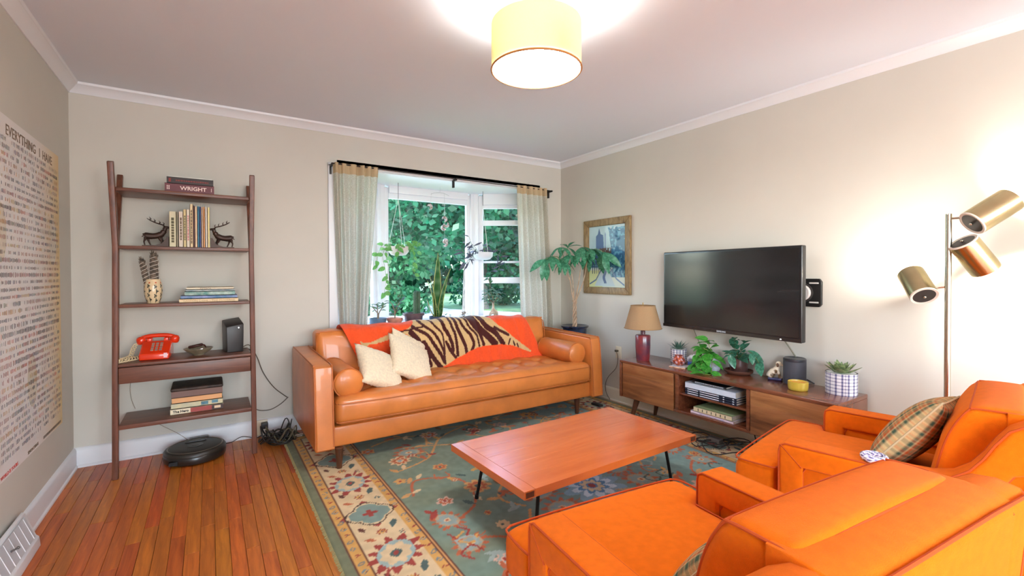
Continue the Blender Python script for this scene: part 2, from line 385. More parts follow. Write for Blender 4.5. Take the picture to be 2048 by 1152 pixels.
# ---- bay window: soffit, seat board and three sashes on a polygonal plan
PA, PB, PC, PD = Vector((OX0, YB+T)), Vector((1.40, 4.49)), Vector((2.44, 4.49)), Vector((OX1, YB+T))
plan = [(OX0, YB), (OX1, YB), (OX1, YB+T), (2.47, 4.56), (1.37, 4.56), (OX0, YB+T)]
b = B(); b.prism(plan, 'z', OZ1-.006, OZ1+.06); struct(b.build('trim_5', m_winwhite))
b = B(); b.prism([(OX0-.03, YB-.045), (OX1+.03, YB-.045), (OX1+.03, YB-.001), (OX1, YB-.001), (OX1, YB+T), (2.47, 4.58), (1.37, 4.58), (OX0, YB+T), (OX0, YB-.001), (OX0-.03, YB-.001)], 'z', OZ0-.045, OZ0+.004)
struct(b.build('trim_6', m_winwhite, bevel=.006))
m_pane = GLASS('window_glass', (250, 253, 252), .02)
def sash(idx, p0, p1, rails, stile=.075, top=2.108, bot=OZ0, jamb=.0):
    """rails: list of (z0, z1, depth) horizontal members; panes between them"""
    d = (p1-p0); l = d.length; d.normalize(); nrm = Vector((-d.y, d.x))     # outward
    root = struct(link('window_%d' % idx, None)); ROOT[root.name] = Matrix.Identity(4)
    def member(name, s0, s1, z0, z1, o0, o1, mat=m_winwhite, parent=root, bev=.003):
        b = B(); q = []
        for z in (z0, z1):
            for s_, o_ in ((s0, o0), (s1, o0), (s1, o1), (s0, o1)):
                q.append((p0.x+d.x*s_+nrm.x*o_, p0.y+d.y*s_+nrm.y*o_, z))
        b.add(q, [(0,3,2,1),(4,5,6,7),(0,1,5,4),(1,2,6,5),(2,3,7,6),(3,0,4,7)])
        return b.build(name, mat, parent, bevel=bev)
    member('jamb', -jamb, stile*.5, bot, top, -.012, .07); member('jamb', l-stile*.5, l+jamb, bot, top, -.012, .07)
    member('stile', stile*.5, stile, bot+.02, top-.02, .012, .05); member('stile', l-stile, l-stile*.5, bot+.02, top-.02, .012, .05)
    rs = sorted(rails)
    for z0, z1, dp in rs: member('rail', stile, l-stile, z0, z1, .05-dp, .05)
    for (a0, a1, _), (c0, c1, _) in zip(rs[:-1], rs[1:]):
        member('pane', stile, l-stile, a1, c0, .034, .038, m_pane, bev=0)
    return root
sash(1, PB, PC, [(OZ0, .775, .06), (1.978, 2.03, .05), (2.03, 2.108, .075)], stile=.085, jamb=.02)
sash(2, PC, PD, [(OZ0, .775, .06), (1.122, 1.187, .045), (1.345, 1.368, .03), (1.76, 1.815, .045), (1.945, 1.985, .04), (1.985, 2.108, .07)], stile=.10, jamb=.02)
sash(3, PA, PB, [(OZ0, .775, .06), (1.36, 1.41, .045), (1.96, 2.0, .04), (2.0, 2.108, .07)], stile=.10, jamb=.02)

# ================================================================ OUTDOORS
GZ = -.25
m_grass = M('lawn', (88, 122, 80), .9, var=.25, vscale=1.2, bump=.4, bscale=40, bdist=.03)
m_drive = M('pale_concrete', (205, 208, 210), .8, var=.06, vscale=3)
m_bark = M('grey_bark', (104, 98, 92), .9, var=.25, vscale=10, stretch=(3, 3, .6), bump=.6, bscale=22, bdist=.03)
m_leafA = LEAF('tree_leaves', (5, 58, 38), (26, 106, 70), .4, vscale=1.3)
m_leafB = LEAF('tree_leaves_light', (15, 80, 50), (62, 132, 86), .4, vscale=1.1)
m_leafD = LEAF('tree_leaves_dark', (5, 42, 34), (16, 76, 54), .35, vscale=1.3)
b = B(); b.box(-40, 70, YB+T+.02, 80, GZ-.2, GZ); tag(b.build('lawn', m_grass), 'green lawn outside the bay window', 'lawn')['kind'] = 'structure'
b = B(); b.prism([(-4, 9.0), (6, 8.6), (11, 9.6), (10.2, 13.5), (8.3, 17.5), (8.6, 22.5), (6.6, 27), (4, 26), (2, 20), (-6, 18)], 'z', GZ, GZ+.02)
tag(b.build('driveway', m_drive), 'pale concrete driveway curving across the lawn outside', 'driveway')['kind'] = 'structure'
leafprof = lambda t: .32*math.sin(PI*min(1, t*1.02))**.8+.01
def foliage(seed, n, blobs, size):
    r = np.random.RandomState(seed); vs = []; fs = []
    ws = np.array([bb[3]**2 for bb in blobs]); ws /= ws.sum()
    for k in range(n):
        bb = blobs[r.choice(len(blobs), p=ws)]; d = r.normal(size=3); d /= np.linalg.norm(d); rad = bb[3]*(r.rand()**.35)
        p = np.array(bb[:3])+d*rad*np.array([1, 1, bb[4]])
        a = r.normal(size=3)*.7+np.array([0, 0, -.25]); a /= np.linalg.norm(a); q = np.cross(a, r.normal(size=3)); q /= np.linalg.norm(q)
        s = size*(.6+.8*r.rand()); i = len(vs)
        vs += [tuple(p), tuple(p+a*s*.45+q*s*.34), tuple(p+a*s), tuple(p+a*s*.45-q*s*.34)]; fs.append((i, i+1, i+2, i+3))
    b = B(); b.add(vs, fs); return b
def tree(loc, h, tr, blobs, n, size, mat, label, seed, lean=(0, 0)):
    t = thing('tree', label, 'tree', (loc[0], loc[1], GZ), 0, 'trees beyond the bay window')
    b = B(); pts = [(0, 0, -.1), (lean[0]*.3, lean[1]*.3, h*.3), (lean[0]*.7, lean[1]*.7, h*.65), (lean[0], lean[1], h)]
    b.tube(spline(pts, 4), [tr*1.35]+[tr*(1-.5*i/12) for i in range(12)], 10)
    for k in range(5):
        a = k*1.9+seed; z = h*(.55+.08*k); b.tube(spline([(lean[0]*z/h, lean[1]*z/h, z), (math.cos(a)*.8, math.sin(a)*.8, z+.6), (math.cos(a)*1.9, math.sin(a)*1.9, z+1.0)], 3), [tr*.4, tr*.36, tr*.32, tr*.28, tr*.22, tr*.15, tr*.08], 6)
    b.build('trunk', m_bark, t)
    foliage(seed, n, blobs, size).build('foliage', mat, t, smooth=False, recalc=False)['kind'] = 'stuff'
    return t
tree((6.6, 12.6), 5.0, .17, [(-.8, -.8, 3.3, 1.9, .75), (1.2, -.3, 3.7, 1.9, .8), (-1.9, .2, 3.5, 1.5, .7)], 5200, .21, m_leafA, 'broad green tree with grey trunk behind the snake plant', 11, (.2, .1))
tree((5.2, 18.0), 6.0, .24, [(0, 0, 3.9, 2.6, .8), (-2.2, .4, 3.5, 2.0, .8), (2.0, .3, 3.9, 2.2, .8), (1.0, -1.6, 2.3, 1.4, .7)], 6000, .25, m_leafB, 'light green tree standing at the driveway edge', 12, (-.2, 0))
tree((9.6, 17.0), 7.0, .26, [(0, 0, 4.2, 2.7, .85), (2.3, -.4, 3.6, 2.2, .8), (-2.3, .4, 4.0, 2.1, .8), (.8, -.6, 1.9, 1.5, .7)], 6500, .25, m_leafA, 'tall dense green tree beyond the lawn', 13)
tree((7.05, 8.5), 6.0, .3, [(.3, .4, 4.3, 1.7, .8), (1.4, .6, 3.7, 1.5, .8), (.6, 1.4, 3.2, 1.2, .8), (2.3, .6, 2.9, 1.4, .9)], 4200, .2, m_leafD, 'dark tree with thick trunk close to the side window', 14, (.15, .2))
tree((13.5, 16.0), 7.0, .28, [(0, 0, 3.2, 2.8, .9), (-2.4, .2, 3.7, 2.2, .9), (2.6, .5, 3.4, 2.6, .9), (0, .8, 4.0, 2.4, .8)], 6000, .26, m_leafD, 'dark spreading tree seen through the side window', 15)
tree((.6, 24.0), 7.0, .3, [(0, 0, 4.2, 3.2, .85), (3.2, .5, 4.2, 2.8, .85), (-3.0, .5, 4.4, 2.8, .85), (0, 1, 3.0, 2.4, .8)], 5200, .32, m_leafB, 'distant light green tree at the far end of the driveway', 16)
def shrub(loc, r, n, mat, label, seed):
    t = thing('shrub', label, 'shrub', (loc[0], loc[1], GZ), 0, 'shrubs on the lawn')
    foliage(seed, n, [(0, 0, r*.6, r, .75), (r*.8, .1, r*.45, r*.75, .8), (-r*.8, .2, r*.45, r*.7, .8)], .2).build('foliage', mat, t, smooth=False, recalc=False)['kind'] = 'stuff'
    b = B(); b.tube([(0, 0, -.05), (0, 0, r*.6)], .04, 6); b.build('stem', m_bark, t)
shrub((5.5, 16.2), .95, 1500, m_leafB, 'rounded light shrub beside the driveway', 21)
shrub((11.3, 19.2), 1.3, 1700, m_leafA, 'wide green shrub beyond the driveway', 22)
shrub((15.5, 12.9), 1.3, 1700, m_leafD, 'dark shrub under the spreading tree', 23)
# far hedge closing the view
b = foliage(31, 9000, [(x_, 33+2*math.sin(x_), 1.6+1.2*abs(math.sin(x_*.7)), 3.2, 1.0) for x_ in range(-10, 46, 4)], .85)
h_ = tag(b.build('hedge', m_leafA, None, smooth=False, recalc=False), 'long wall of green foliage closing off the far lawn', 'hedge'); h_['kind'] = 'stuff'
# ================================================================ RUG
RX0, RX1, RY0, RY1 = .443, 3.198, .10, 3.80
def make_rug():
    nx, ny = 345, 462; xs = np.linspace(RX0, RX1, nx); ys = np.linspace(RY0, RY1, ny); X, Y = np.meshgrid(xs, ys)
    col = np.zeros((ny, nx, 3))
    P = lambda *c: np.array(L3(c))
    green, teal, tan, cream, rust, red, brown, blue, dgreen, ochre = P(120, 124, 96), P(112, 138, 128), P(196, 146, 92), P(206, 182, 142), P(178, 96, 62), P(150, 62, 52), P(96, 52, 40), P(130, 156, 168), P(74, 92, 88), P(200, 152, 84)
    e = np.minimum(np.minimum(X-RX0, RX1-X), np.minimum(Y-RY0, RY1-Y))      # distance to the edge
    ab = (vnoise(X*.9+3, Y*5, 1)*.6+vnoise(X*3, Y*14, 2)*.4)[..., None]
    field = green*(1-ab)+teal*ab
    t_ = np.clip((X-1.0)/1.6, 0, 1)[..., None]; field = field*(1-.5*t_)+P(118, 156, 160)*.5*t_   # bluish window light painted into the field colour towards one side
    col[:] = field
    def put(mask, c, a=1.0): col[mask] = col[mask]*(1-a)+c*a
    put(e < .402, tan); put(e < .385, brown); put(e < .382, ochre); put(e < .405-.062, cream); put(e < .108, brown); put(e < .104, ochre); put(e < .052, brown); put(e < .046, green*.9)
    put((e > .398) & (e < .404), brown); put((e > .338) & (e < .344), brown)
    r = random.Random(5)
    def flower(cx, cy, R, c1, c2, c3, k=8, rot=0.0, sq=1.0):
        dx, dy = X-cx, (Y-cy)/sq; m = (abs(dx) < R*1.4) & (abs(dy) < R*1.4)
        if not m.any(): return
        rr = np.hypot(dx, dy); th = np.arctan2(dy, dx)+rot; pet = .62+.38*abs(np.cos(th*k/2))
        put(m & (rr < R*pet), c1); put(m & (rr < R*pet*.72), c2); put(m & (rr < R*.34), c1); put(m & (rr < R*.22), c3)
    def leaf(cx, cy, l, w, a, c):
        dx, dy = X-cx, Y-cy; m = (abs(dx) < l) & (abs(dy) < l); u = dx*math.cos(a)+dy*math.sin(a); v = -dx*math.sin(a)+dy*math.cos(a)
        put(m & (abs(v) < w*np.clip(1-(u/l)**2, 0, 1)) & (abs(u) < l), c)
    def vine(pts, w, c):
        pp = spline([(a, b_, 0) for a, b_ in pts], 6); q = [(v.x, v.y) for v in pp]
        x0, x1 = min(a for a, _ in q)-.05, max(a for a, _ in q)+.05; y0, y1 = min(b_ for _, b_ in q)-.05, max(b_ for _, b_ in q)+.05
        i0, i1 = np.searchsorted(xs, (x0, x1)); j0, j1 = np.searchsorted(ys, (y0, y1))
        if i1 <= i0 or j1 <= j0: return
        sub = nearline(X[j0:j1, i0:i1], Y[j0:j1, i0:i1], q) < w; blk = col[j0:j1, i0:i1]; blk[sub] = c
    def palmette(cx, cy, R, a, c1, c2, c3, c4):
        dx, dy = X-cx, Y-cy; m = np.hypot(dx, dy) < R*1.6; u = (dx*math.cos(a)+dy*math.sin(a))/R; v = (-dx*math.sin(a)+dy*math.cos(a))/R
        th = np.arctan2(v, u); rr = np.hypot(u/1.25, v); jag = .82+.18*np.cos(th*11)
        put(m & (rr < jag), c1); put(m & (rr < .66), c2); put(m & (rr < .58*(.9+.1*np.cos(th*8))), c3); put(m & (rr < .2), c4); put(m & (rr < .1), c1)
        put(m & (abs(v) < .06) & (u > -1.5) & (u < -.9), c1)
    def quatre(cx, cy, R, c1, c2, c3):
        dx, dy = (X-cx)/R, (Y-cy)/R; m = (abs(dx) < 1.5) & (abs(dy) < 1.5); th = np.arctan2(dy, dx); rr = np.hypot(dx, dy)
        put(m & (abs(dx)+abs(dy) < 1.12) & ((abs(dx) < .16) | (abs(dy) < .16)), c3)
        put(m & (rr < .72+.22*abs(np.cos(2*th+PI/2*0))), c2*.6); put(m & (rr < .66+.2*abs(np.cos(2*th))), cream); put(m & (rr < .6+.18*abs(np.cos(2*th))), c1); put(m & (rr < .3*(.7+.3*np.cos(4*th))), c3)
    # main border medallions, along all four sides
    def border(x, y, k, along):
        if k % 2 == 0: palmette(x, y, .122, along, red, P(150, 170, 165), cream, dgreen)
        else: quatre(x, y, .132, P(120, 140, 130), P(90, 60, 50), red)
    def bits(x, y, k):
        flower(x, y, .026, red, ochre, dgreen, 8); leaf(x+.07, y+.05, .04, .016, 1.2, dgreen); leaf(x-.07, y-.045, .03, .012, -.6, rust); flower(x+.085, y-.05, .018, dgreen, cream, red, 5); leaf(x-.08, y+.06, .028, .014, 2.0, brown)
    n = 9
    for k in range(n):
        y = RY0+.26+k*(RY1-RY0-.52)/(n-1); border(RX0+.225, y, k, 1.0 if k % 4 == 0 else -2.0); border(RX1-.225, y, k+1, 2.0)
        if k < n-1: ym = y+.5*(RY1-RY0-.52)/(n-1); bits(RX0+.225, ym, k); bits(RX1-.225, ym, k)
    for k in range(1, 8):
        x = RX0+.225+k*(RX1-RX0-.45)/8; border(x, RY0+.225, k, .4); border(x, RY1-.225, k, -.4); bits(x+.15, RY0+.225, k); bits(x+.15, RY1-.225, k)
    # guard bands: small repeats
    for off in (.078, .365):
        k = 0; y = RY0+off+.04
        while y < RY1-off:
            for xx in (RX0+off, RX1-off):
                if k % 3 == 0: flower(xx, y, .018, P(120, 128, 126), ochre, brown, 4)
                elif k % 3 == 1: leaf(xx, y, .022, .012, .6, P(112, 120, 118)); leaf(xx, y, .012, .006, .6, ochre)
                else: flower(xx, y, .013, red, ochre, dgreen, 6)
            k += 1; y += .062
        x = RX0+off; k = 0
        while x < RX1-off:
            for yy in (RY0+off, RY1-off): flower(x, yy, .016, (P(120, 128, 126) if k % 2 else red), ochre, brown, 4+k % 3)
            x += .065; k += 1
    # field: mirrored vines, palmettes and rosettes
    cx0 = (RX0+RX1)/2; cy0 = (RY0+RY1)/2
    pr = random.Random(9)
    for sx in (-1, 1):
        for sy in (-1, 1):
            f = lambda a, b_: (cx0+sx*a, cy0+sy*b_)
            for vn in ([(.05, .1), (.3, .25), (.42, .55), (.2, .75), (.35, 1.0), (.7, 1.15)], [(.1, 1.35), (.4, 1.2), (.62, .9), (.85, .8)], [(.9, .05), (.65, .2), (.6, .5), (.82, .62), (.9, .45)], [(.0, .95), (.15, 1.1), (.05, 1.3), (.3, 1.38)], [(.45, .02), (.52, .16), (.4, .32), (.25, .42)], [(.88, 1.3), (.7, 1.36), (.5, 1.3), (.55, 1.1)]):
                vine([f(a, b_) for a, b_ in vn], .008, rust if len(vn) % 2 else tan)
                for a, b_ in vn[1:]:
                    q = f(a, b_); leaf(q[0]+.03*sx, q[1]+.02*sy, .045, .016, pr.random()*3, pr.choice((tan, rust, ochre, dgreen, P(126, 96, 66))))
                    leaf(q[0]-.035*sx, q[1]+.04*sy, .04, .014, pr.random()*3, pr.choice((tan, cream, red, dgreen)))
            for a, b_, R, k in ((.55, .36, .085, 8), (.18, .58, .06, 8), (.8, .95, .075, 9), (.45, 1.3, .07, 8), (.12, 1.2, .06, 6), (.78, .3, .05, 6), (.33, .86, .055, 7), (.93, 1.22, .05, 6), (.62, .72, .05, 6), (.9, .66, .04, 5)):
                q = f(a, b_); flower(q[0], q[1], R, pr.choice((cream, tan, P(206, 170, 150))), pr.choice((rust, P(150, 165, 160), ochre)), pr.choice((red, dgreen, blue)), k, pr.random())
            for a, b_, R in ((.3, .1, .1), (.7, 1.05, .09), (.08, .8, .09), (.85, .12, .08)):
                q = f(a, b_); palmette(q[0], q[1], R, math.atan2(sy, sx)*(.5+pr.random()), rust, P(170, 150, 120), P(140, 156, 150), cream)
    for k in range(190):      # small filler sprigs over the whole field
        a, b_ = pr.uniform(RX0+.46, RX1-.46), pr.uniform(RY0+.46, RY1-.46); t0 = pr.random()*6; c_ = pr.choice((tan, rust, cream, ochre, dgreen, red, P(150, 165, 160)))
        if k % 3 == 0: flower(a, b_, pr.uniform(.022, .042), c_, pr.choice((cream, ochre, rust)), pr.choice((red, dgreen)), pr.choice((5, 6, 8)), t0)
        elif k % 3 == 1: leaf(a, b_, .05, .017, t0, c_); leaf(a+.04*math.cos(t0+1), b_+.04*math.sin(t0+1), .035, .013, t0+1, c_)
        else: vine([(a, b_), (a+.07*math.cos(t0), b_+.07*math.sin(t0)), (a+.10*math.cos(t0+.9), b_+.10*math.sin(t0+.9)), (a+.07*math.cos(t0+1.6), b_+.07*math.sin(t0+1.6))], .006, c_)
    flower(cx0, cy0, .2, blue, P(196, 206, 210), red, 10); flower(cx0, cy0, .1, P(90, 130, 160), cream, red, 8)
    wear = (.9+.2*vnoise(X*40, Y*40, 4))[..., None]*(.93+.14*vnoise(X*6, Y*6, 5))[..., None]
    col *= wear*1.15
    Z = .009+.0016*vnoise(X*60, Y*60, 8); edge = e < .003; Z[edge] = 0.0
    vs = np.stack([X, Y, Z], -1).reshape(-1, 3); me = bpy.data.meshes.new('area_rug')
    idx = np.arange(nx*ny).reshape(ny, nx); fs = np.stack([idx[:-1, :-1], idx[:-1, 1:], idx[1:, 1:], idx[1:, :-1]], -1).reshape(-1, 4)
    me.from_pydata(vs.tolist(), [], fs.tolist())
    at = me.color_attributes.new('Col', 'FLOAT_COLOR', 'POINT'); arr = np.ones((nx*ny, 4), np.float32); arr[:, :3] = col.reshape(-1, 3); at.data.foreach_set('color', arr.ravel())
    me.polygons.foreach_set('use_smooth', [True]*len(me.polygons)); me.materials.append(ATTR('rug_wool', .95, .5, 420, sheen=.1, spec=.15)); me.update()
    return me
rug = thing('area_rug', 'large worn floral rug with green field and cream border under the coffee table', 'rug', (0, 0, 0))
link('pile', make_rug(), rug)
b = B(); rf = random.Random(2)
for k in range(420):      # selvedge fringe at the left edge
    y = RY0+(RY1-RY0)*k/420; b.tube([(RX0+.002, y, .006), (RX0-.008-.006*rf.random(), y+rf.uniform(-.006, .006), .002)], .0022, 4)
o = b.build('fringe', M('rug_fringe', (170, 160, 110), .9), rug); o['kind'] = 'stuff'

# ================================================================ SOFA
m_lea = M('tan_leather', (206, 120, 54), .40, var=.06, vscale=5, bump=.12, bscale=260, bdist=.002, spec=.5, coat=.22)
m_lead = M('tan_leather_welt', (184, 100, 42), .5)
m_walnut = WOOD('walnut_leg', (62, 34, 20), (98, 56, 32), (20, 20, 3), .4)
sofa = thing('sofa', 'long tan leather sofa with tufted bench seat under the bay window', 'sofa', (1.71, 3.42, 0))
AX0, AX1, AX2, AX3 = .52, .633, 2.795, 2.905
def arm(x0, x1):
    b = B(); b.softprism([(2.985, .138), (2.972, .150), (2.99, .40), (3.008, .615), (3.014, .645), (3.04, .658), (3.4, .664), (3.86, .672), (3.89, .66), (3.90, .40), (3.86, .138)], 'x', x0, x1, .016)
    a = W(b, 'arm', m_lea, sofa, angle=50)
    for x in (x0+.004, x1-.004):
        b = B(); b.tube(spline([(x, 2.972, .16), (x, 2.985, .40), (x, 3.008, .62), (x, 3.028, .656), (x, 3.10, .662), (x, 3.84, .675)], 5), .0045, 6); W(b, 'welt', m_lead, a)
arm(AX0, AX1); arm(AX2, AX3)
b = B(); b.box(AX1, AX2, 3.015, 3.86, .14, .268); W(b, 'base_rail', m_lea, sofa, bevel=.012)
b = B(); b.box(AX1, AX2, 3.80, 3.90, .14, .665); W(b, 'back_frame', m_lea, sofa, bevel=.015)
tx = [AX1+.16+i*.205 for i in range(10)]; ty = [3.16, 3.34, 3.52]
def seatfn(p):
    x, y, z = p; wx, wy = x+1.714, y+3.3375
    if z > 0:
        z += .018*(1-(x/1.08)**4)*(1-(y/.36)**4)
        for a in tx:
            for c in ty:
                d2 = (wx-a)**2+(wy-c)**2
                if d2 < .04: z -= .030*math.exp(-d2/.0014)+.014*math.exp(-d2/.006)
        for c in ty:
            z -= .007*math.exp(-((wy-c)/.012)**2)*(1 if abs(y) < .3 else 0)
        for a in tx: z -= .007*math.exp(-((wx-a)/.012)**2)*(1 if abs(y) < .24 else .3)
        z += .004*math.sin(wx*31+wy*17)*(1 if abs(y) < .3 else .4)
    if y < -.25: y -= .016*(1-(z/.1)**2)*(1-(x/1.09)**8)+.003*math.sin(wx*23)*(1-(z/.1)**2)
    if y < -.3: x *= 1; 
    return (x, y, z)
b = B(); b.rbox((1.714, 3.3375, .36), (2.145, .715, .18), .055, (110, 42, 4), seatfn); seat = W(b, 'seat_cushion', m_lea, sofa, angle=179)
for zz, rr in ((.415, .0035), (.30, .0035)):
    b = B(); b.tube(spline([(.655, 3.3, zz), (.648, 3.02, zz), (.66, 2.988, zz), (.70, 2.972, zz), (.95, 2.966, zz), (1.7, 2.965, zz), (2.5, 2.966, zz), (2.72, 2.972, zz), (2.765, 2.988, zz), (2.78, 3.02, zz), (2.776, 3.3, zz)], 6), rr, 5); W(b, 'welt', m_lead, seat)
for a in tx:
    for c in ty:
        b = B(); b.sphere((a, c, .432), (.011, .011, .006), 8, 5); W(b, 'button', m_lea, seat)
def backfn(p):
    x, y, z = p
    k = (1-(x/1.04)**6)*(1-(z/.19)**4); y += (-.03 if y < 0 else .02)*max(0, k)
    z += .008*math.sin(x*5+1.0)+(.006*math.sin(x*40) if abs(x) > .9 else 0)
    return (x, y+.16*z*.9, z)
b = B(); b.rbox((1.695, 3.69, .615), (2.10, .19, .375), .05, (60, 6, 14), backfn); bc = W(b, 'back_cushion', m_lea, sofa, angle=179)
b = B(); b.tube(spline([(.652, 3.60, .47), (.65, 3.62, .72), (.675, 3.635, .785), (.74, 3.64, .80), (1.7, 3.64, .805), (2.64, 3.64, .80), (2.715, 3.635, .785), (2.742, 3.62, .72), (2.74, 3.6, .47)], 6), .004, 5); W(b, 'welt', m_lead, bc)
for x, y in ((.665, 3.0), (2.655, 3.03), (.665, 3.78), (2.655, 3.78)):
    b = B(); b.lathe([(.016, .0115), (.026, .14)], 14, (x, y, 0)); W(b, 'leg', m_walnut, sofa)
# ---- bolsters
def bolster(cx, y0, y1, r, label, lean):
    t = thing('bolster_cushion', label, 'cushion', (cx, (y0+y1)/2, .43), 0, 'leather bolsters on the sofa'); m = Matrix.Rotation(PI/2, 3, 'X')
    L = (y1-y0)/2; b = B(); pr = [(.004, -L+.004), (r*.5, -L-.004), (r*.86, -L+.002), (r*.97, -L+.012), (r, -L+.03), (r*1.015, 0), (r, L-.03), (r*.97, L-.012), (r*.86, L-.002), (.004, L)]
    b.lathe(pr, 36, (cx, (y0+y1)/2, .43+r*.98), m); W(b, 'cover', m_lea, t, angle=179)
    for yy in (y0+.014, y1-.014):
        b = B(); b.tube([(cx+r*.985*math.cos(a), yy, .43+r*.98+r*.985*math.sin(a)) for a in [2*PI*i/32 for i in range(32)]], .0048, 6, closed=True); W(b, 'welt', m_lead, t)
bolster(.742, 3.055, 3.54, .094, 'tan leather bolster cushion beside the cream fleece pillows', 0)
bolster(2.695, 3.06, 3.54, .094, 'tan leather bolster cushion near the money tree end of the sofa', 0)
# ---- fleece pillows
def pillow_b(w, h, t, n=26, pinch=.10, fz=0, seed=1, puff=.42, crease=0):
    """pillow standing in local xz plane (w along x, h along z), thickness along y"""
    r = np.random.RandomState(seed); b = B()
    def f(sgn):
        def g(u, v):
            a, c = 2*u-1, 2*v-1
            x = w/2*a*(1-pinch*(1-c*c)*abs(a)); z = h/2*c*(1-pinch*(1-a*a)*abs(c))
            k = max(0, (1-a*a)*(1-c*c))**puff; y = sgn*t/2*k
            if fz and k > .02: y += r.normal()*fz; 
            y += crease*math.exp(-((a-c*.25)/.25)**2)*k*.5*t
            return (x, y, z)
        return g
    b.grid(n, n, f(1)); b.grid(n, n, f(-1)); return b
m_fleece = M('cream_fleece', (244, 223, 190), .95, var=.04, vscale=70, bump=.6, bscale=130, bdist=.014, sheen=.2, spec=.05)
def pillow(name, label, mat, loc, rot, w, h, t, group=None, **kw):
    b = pillow_b(w, h, t, **kw); me = b.mesh(name, mat, angle=179)
    bm = bmesh.new(); bm.from_mesh(me); bmesh.ops.remove_doubles(bm, verts=bm.verts, dist=.0008); bmesh.ops.recalc_face_normals(bm, faces=bm.faces); bm.to_mesh(me); bm.free()
    o = link(name, me); o.location = loc; o.rotation_euler = rot; return tag(o, label, 'pillow', group)
R_ = math.radians
pillow('throw_pillow', 'cream fleece throw pillow resting against the leather bolster', m_fleece, (.995, 3.235, .558), (R_(-50), R_(24), R_(14)), .36, .37, .14, fz=.0025, seed=1)
pillow('throw_pillow', 'cream fleece throw pillow in front of its twin on the orange throw', m_fleece, (1.265, 3.335, .572), (R_(-44), R_(27), R_(12)), .40, .38, .13, fz=.0025, seed=2)
pillow('throw_pillow', 'cream fleece throw pillow leaning behind another against the orange throw', m_fleece, (1.29, 3.452, .61), (R_(-34), R_(28), R_(10)), .35, .33, .09, fz=.0025, seed=3)
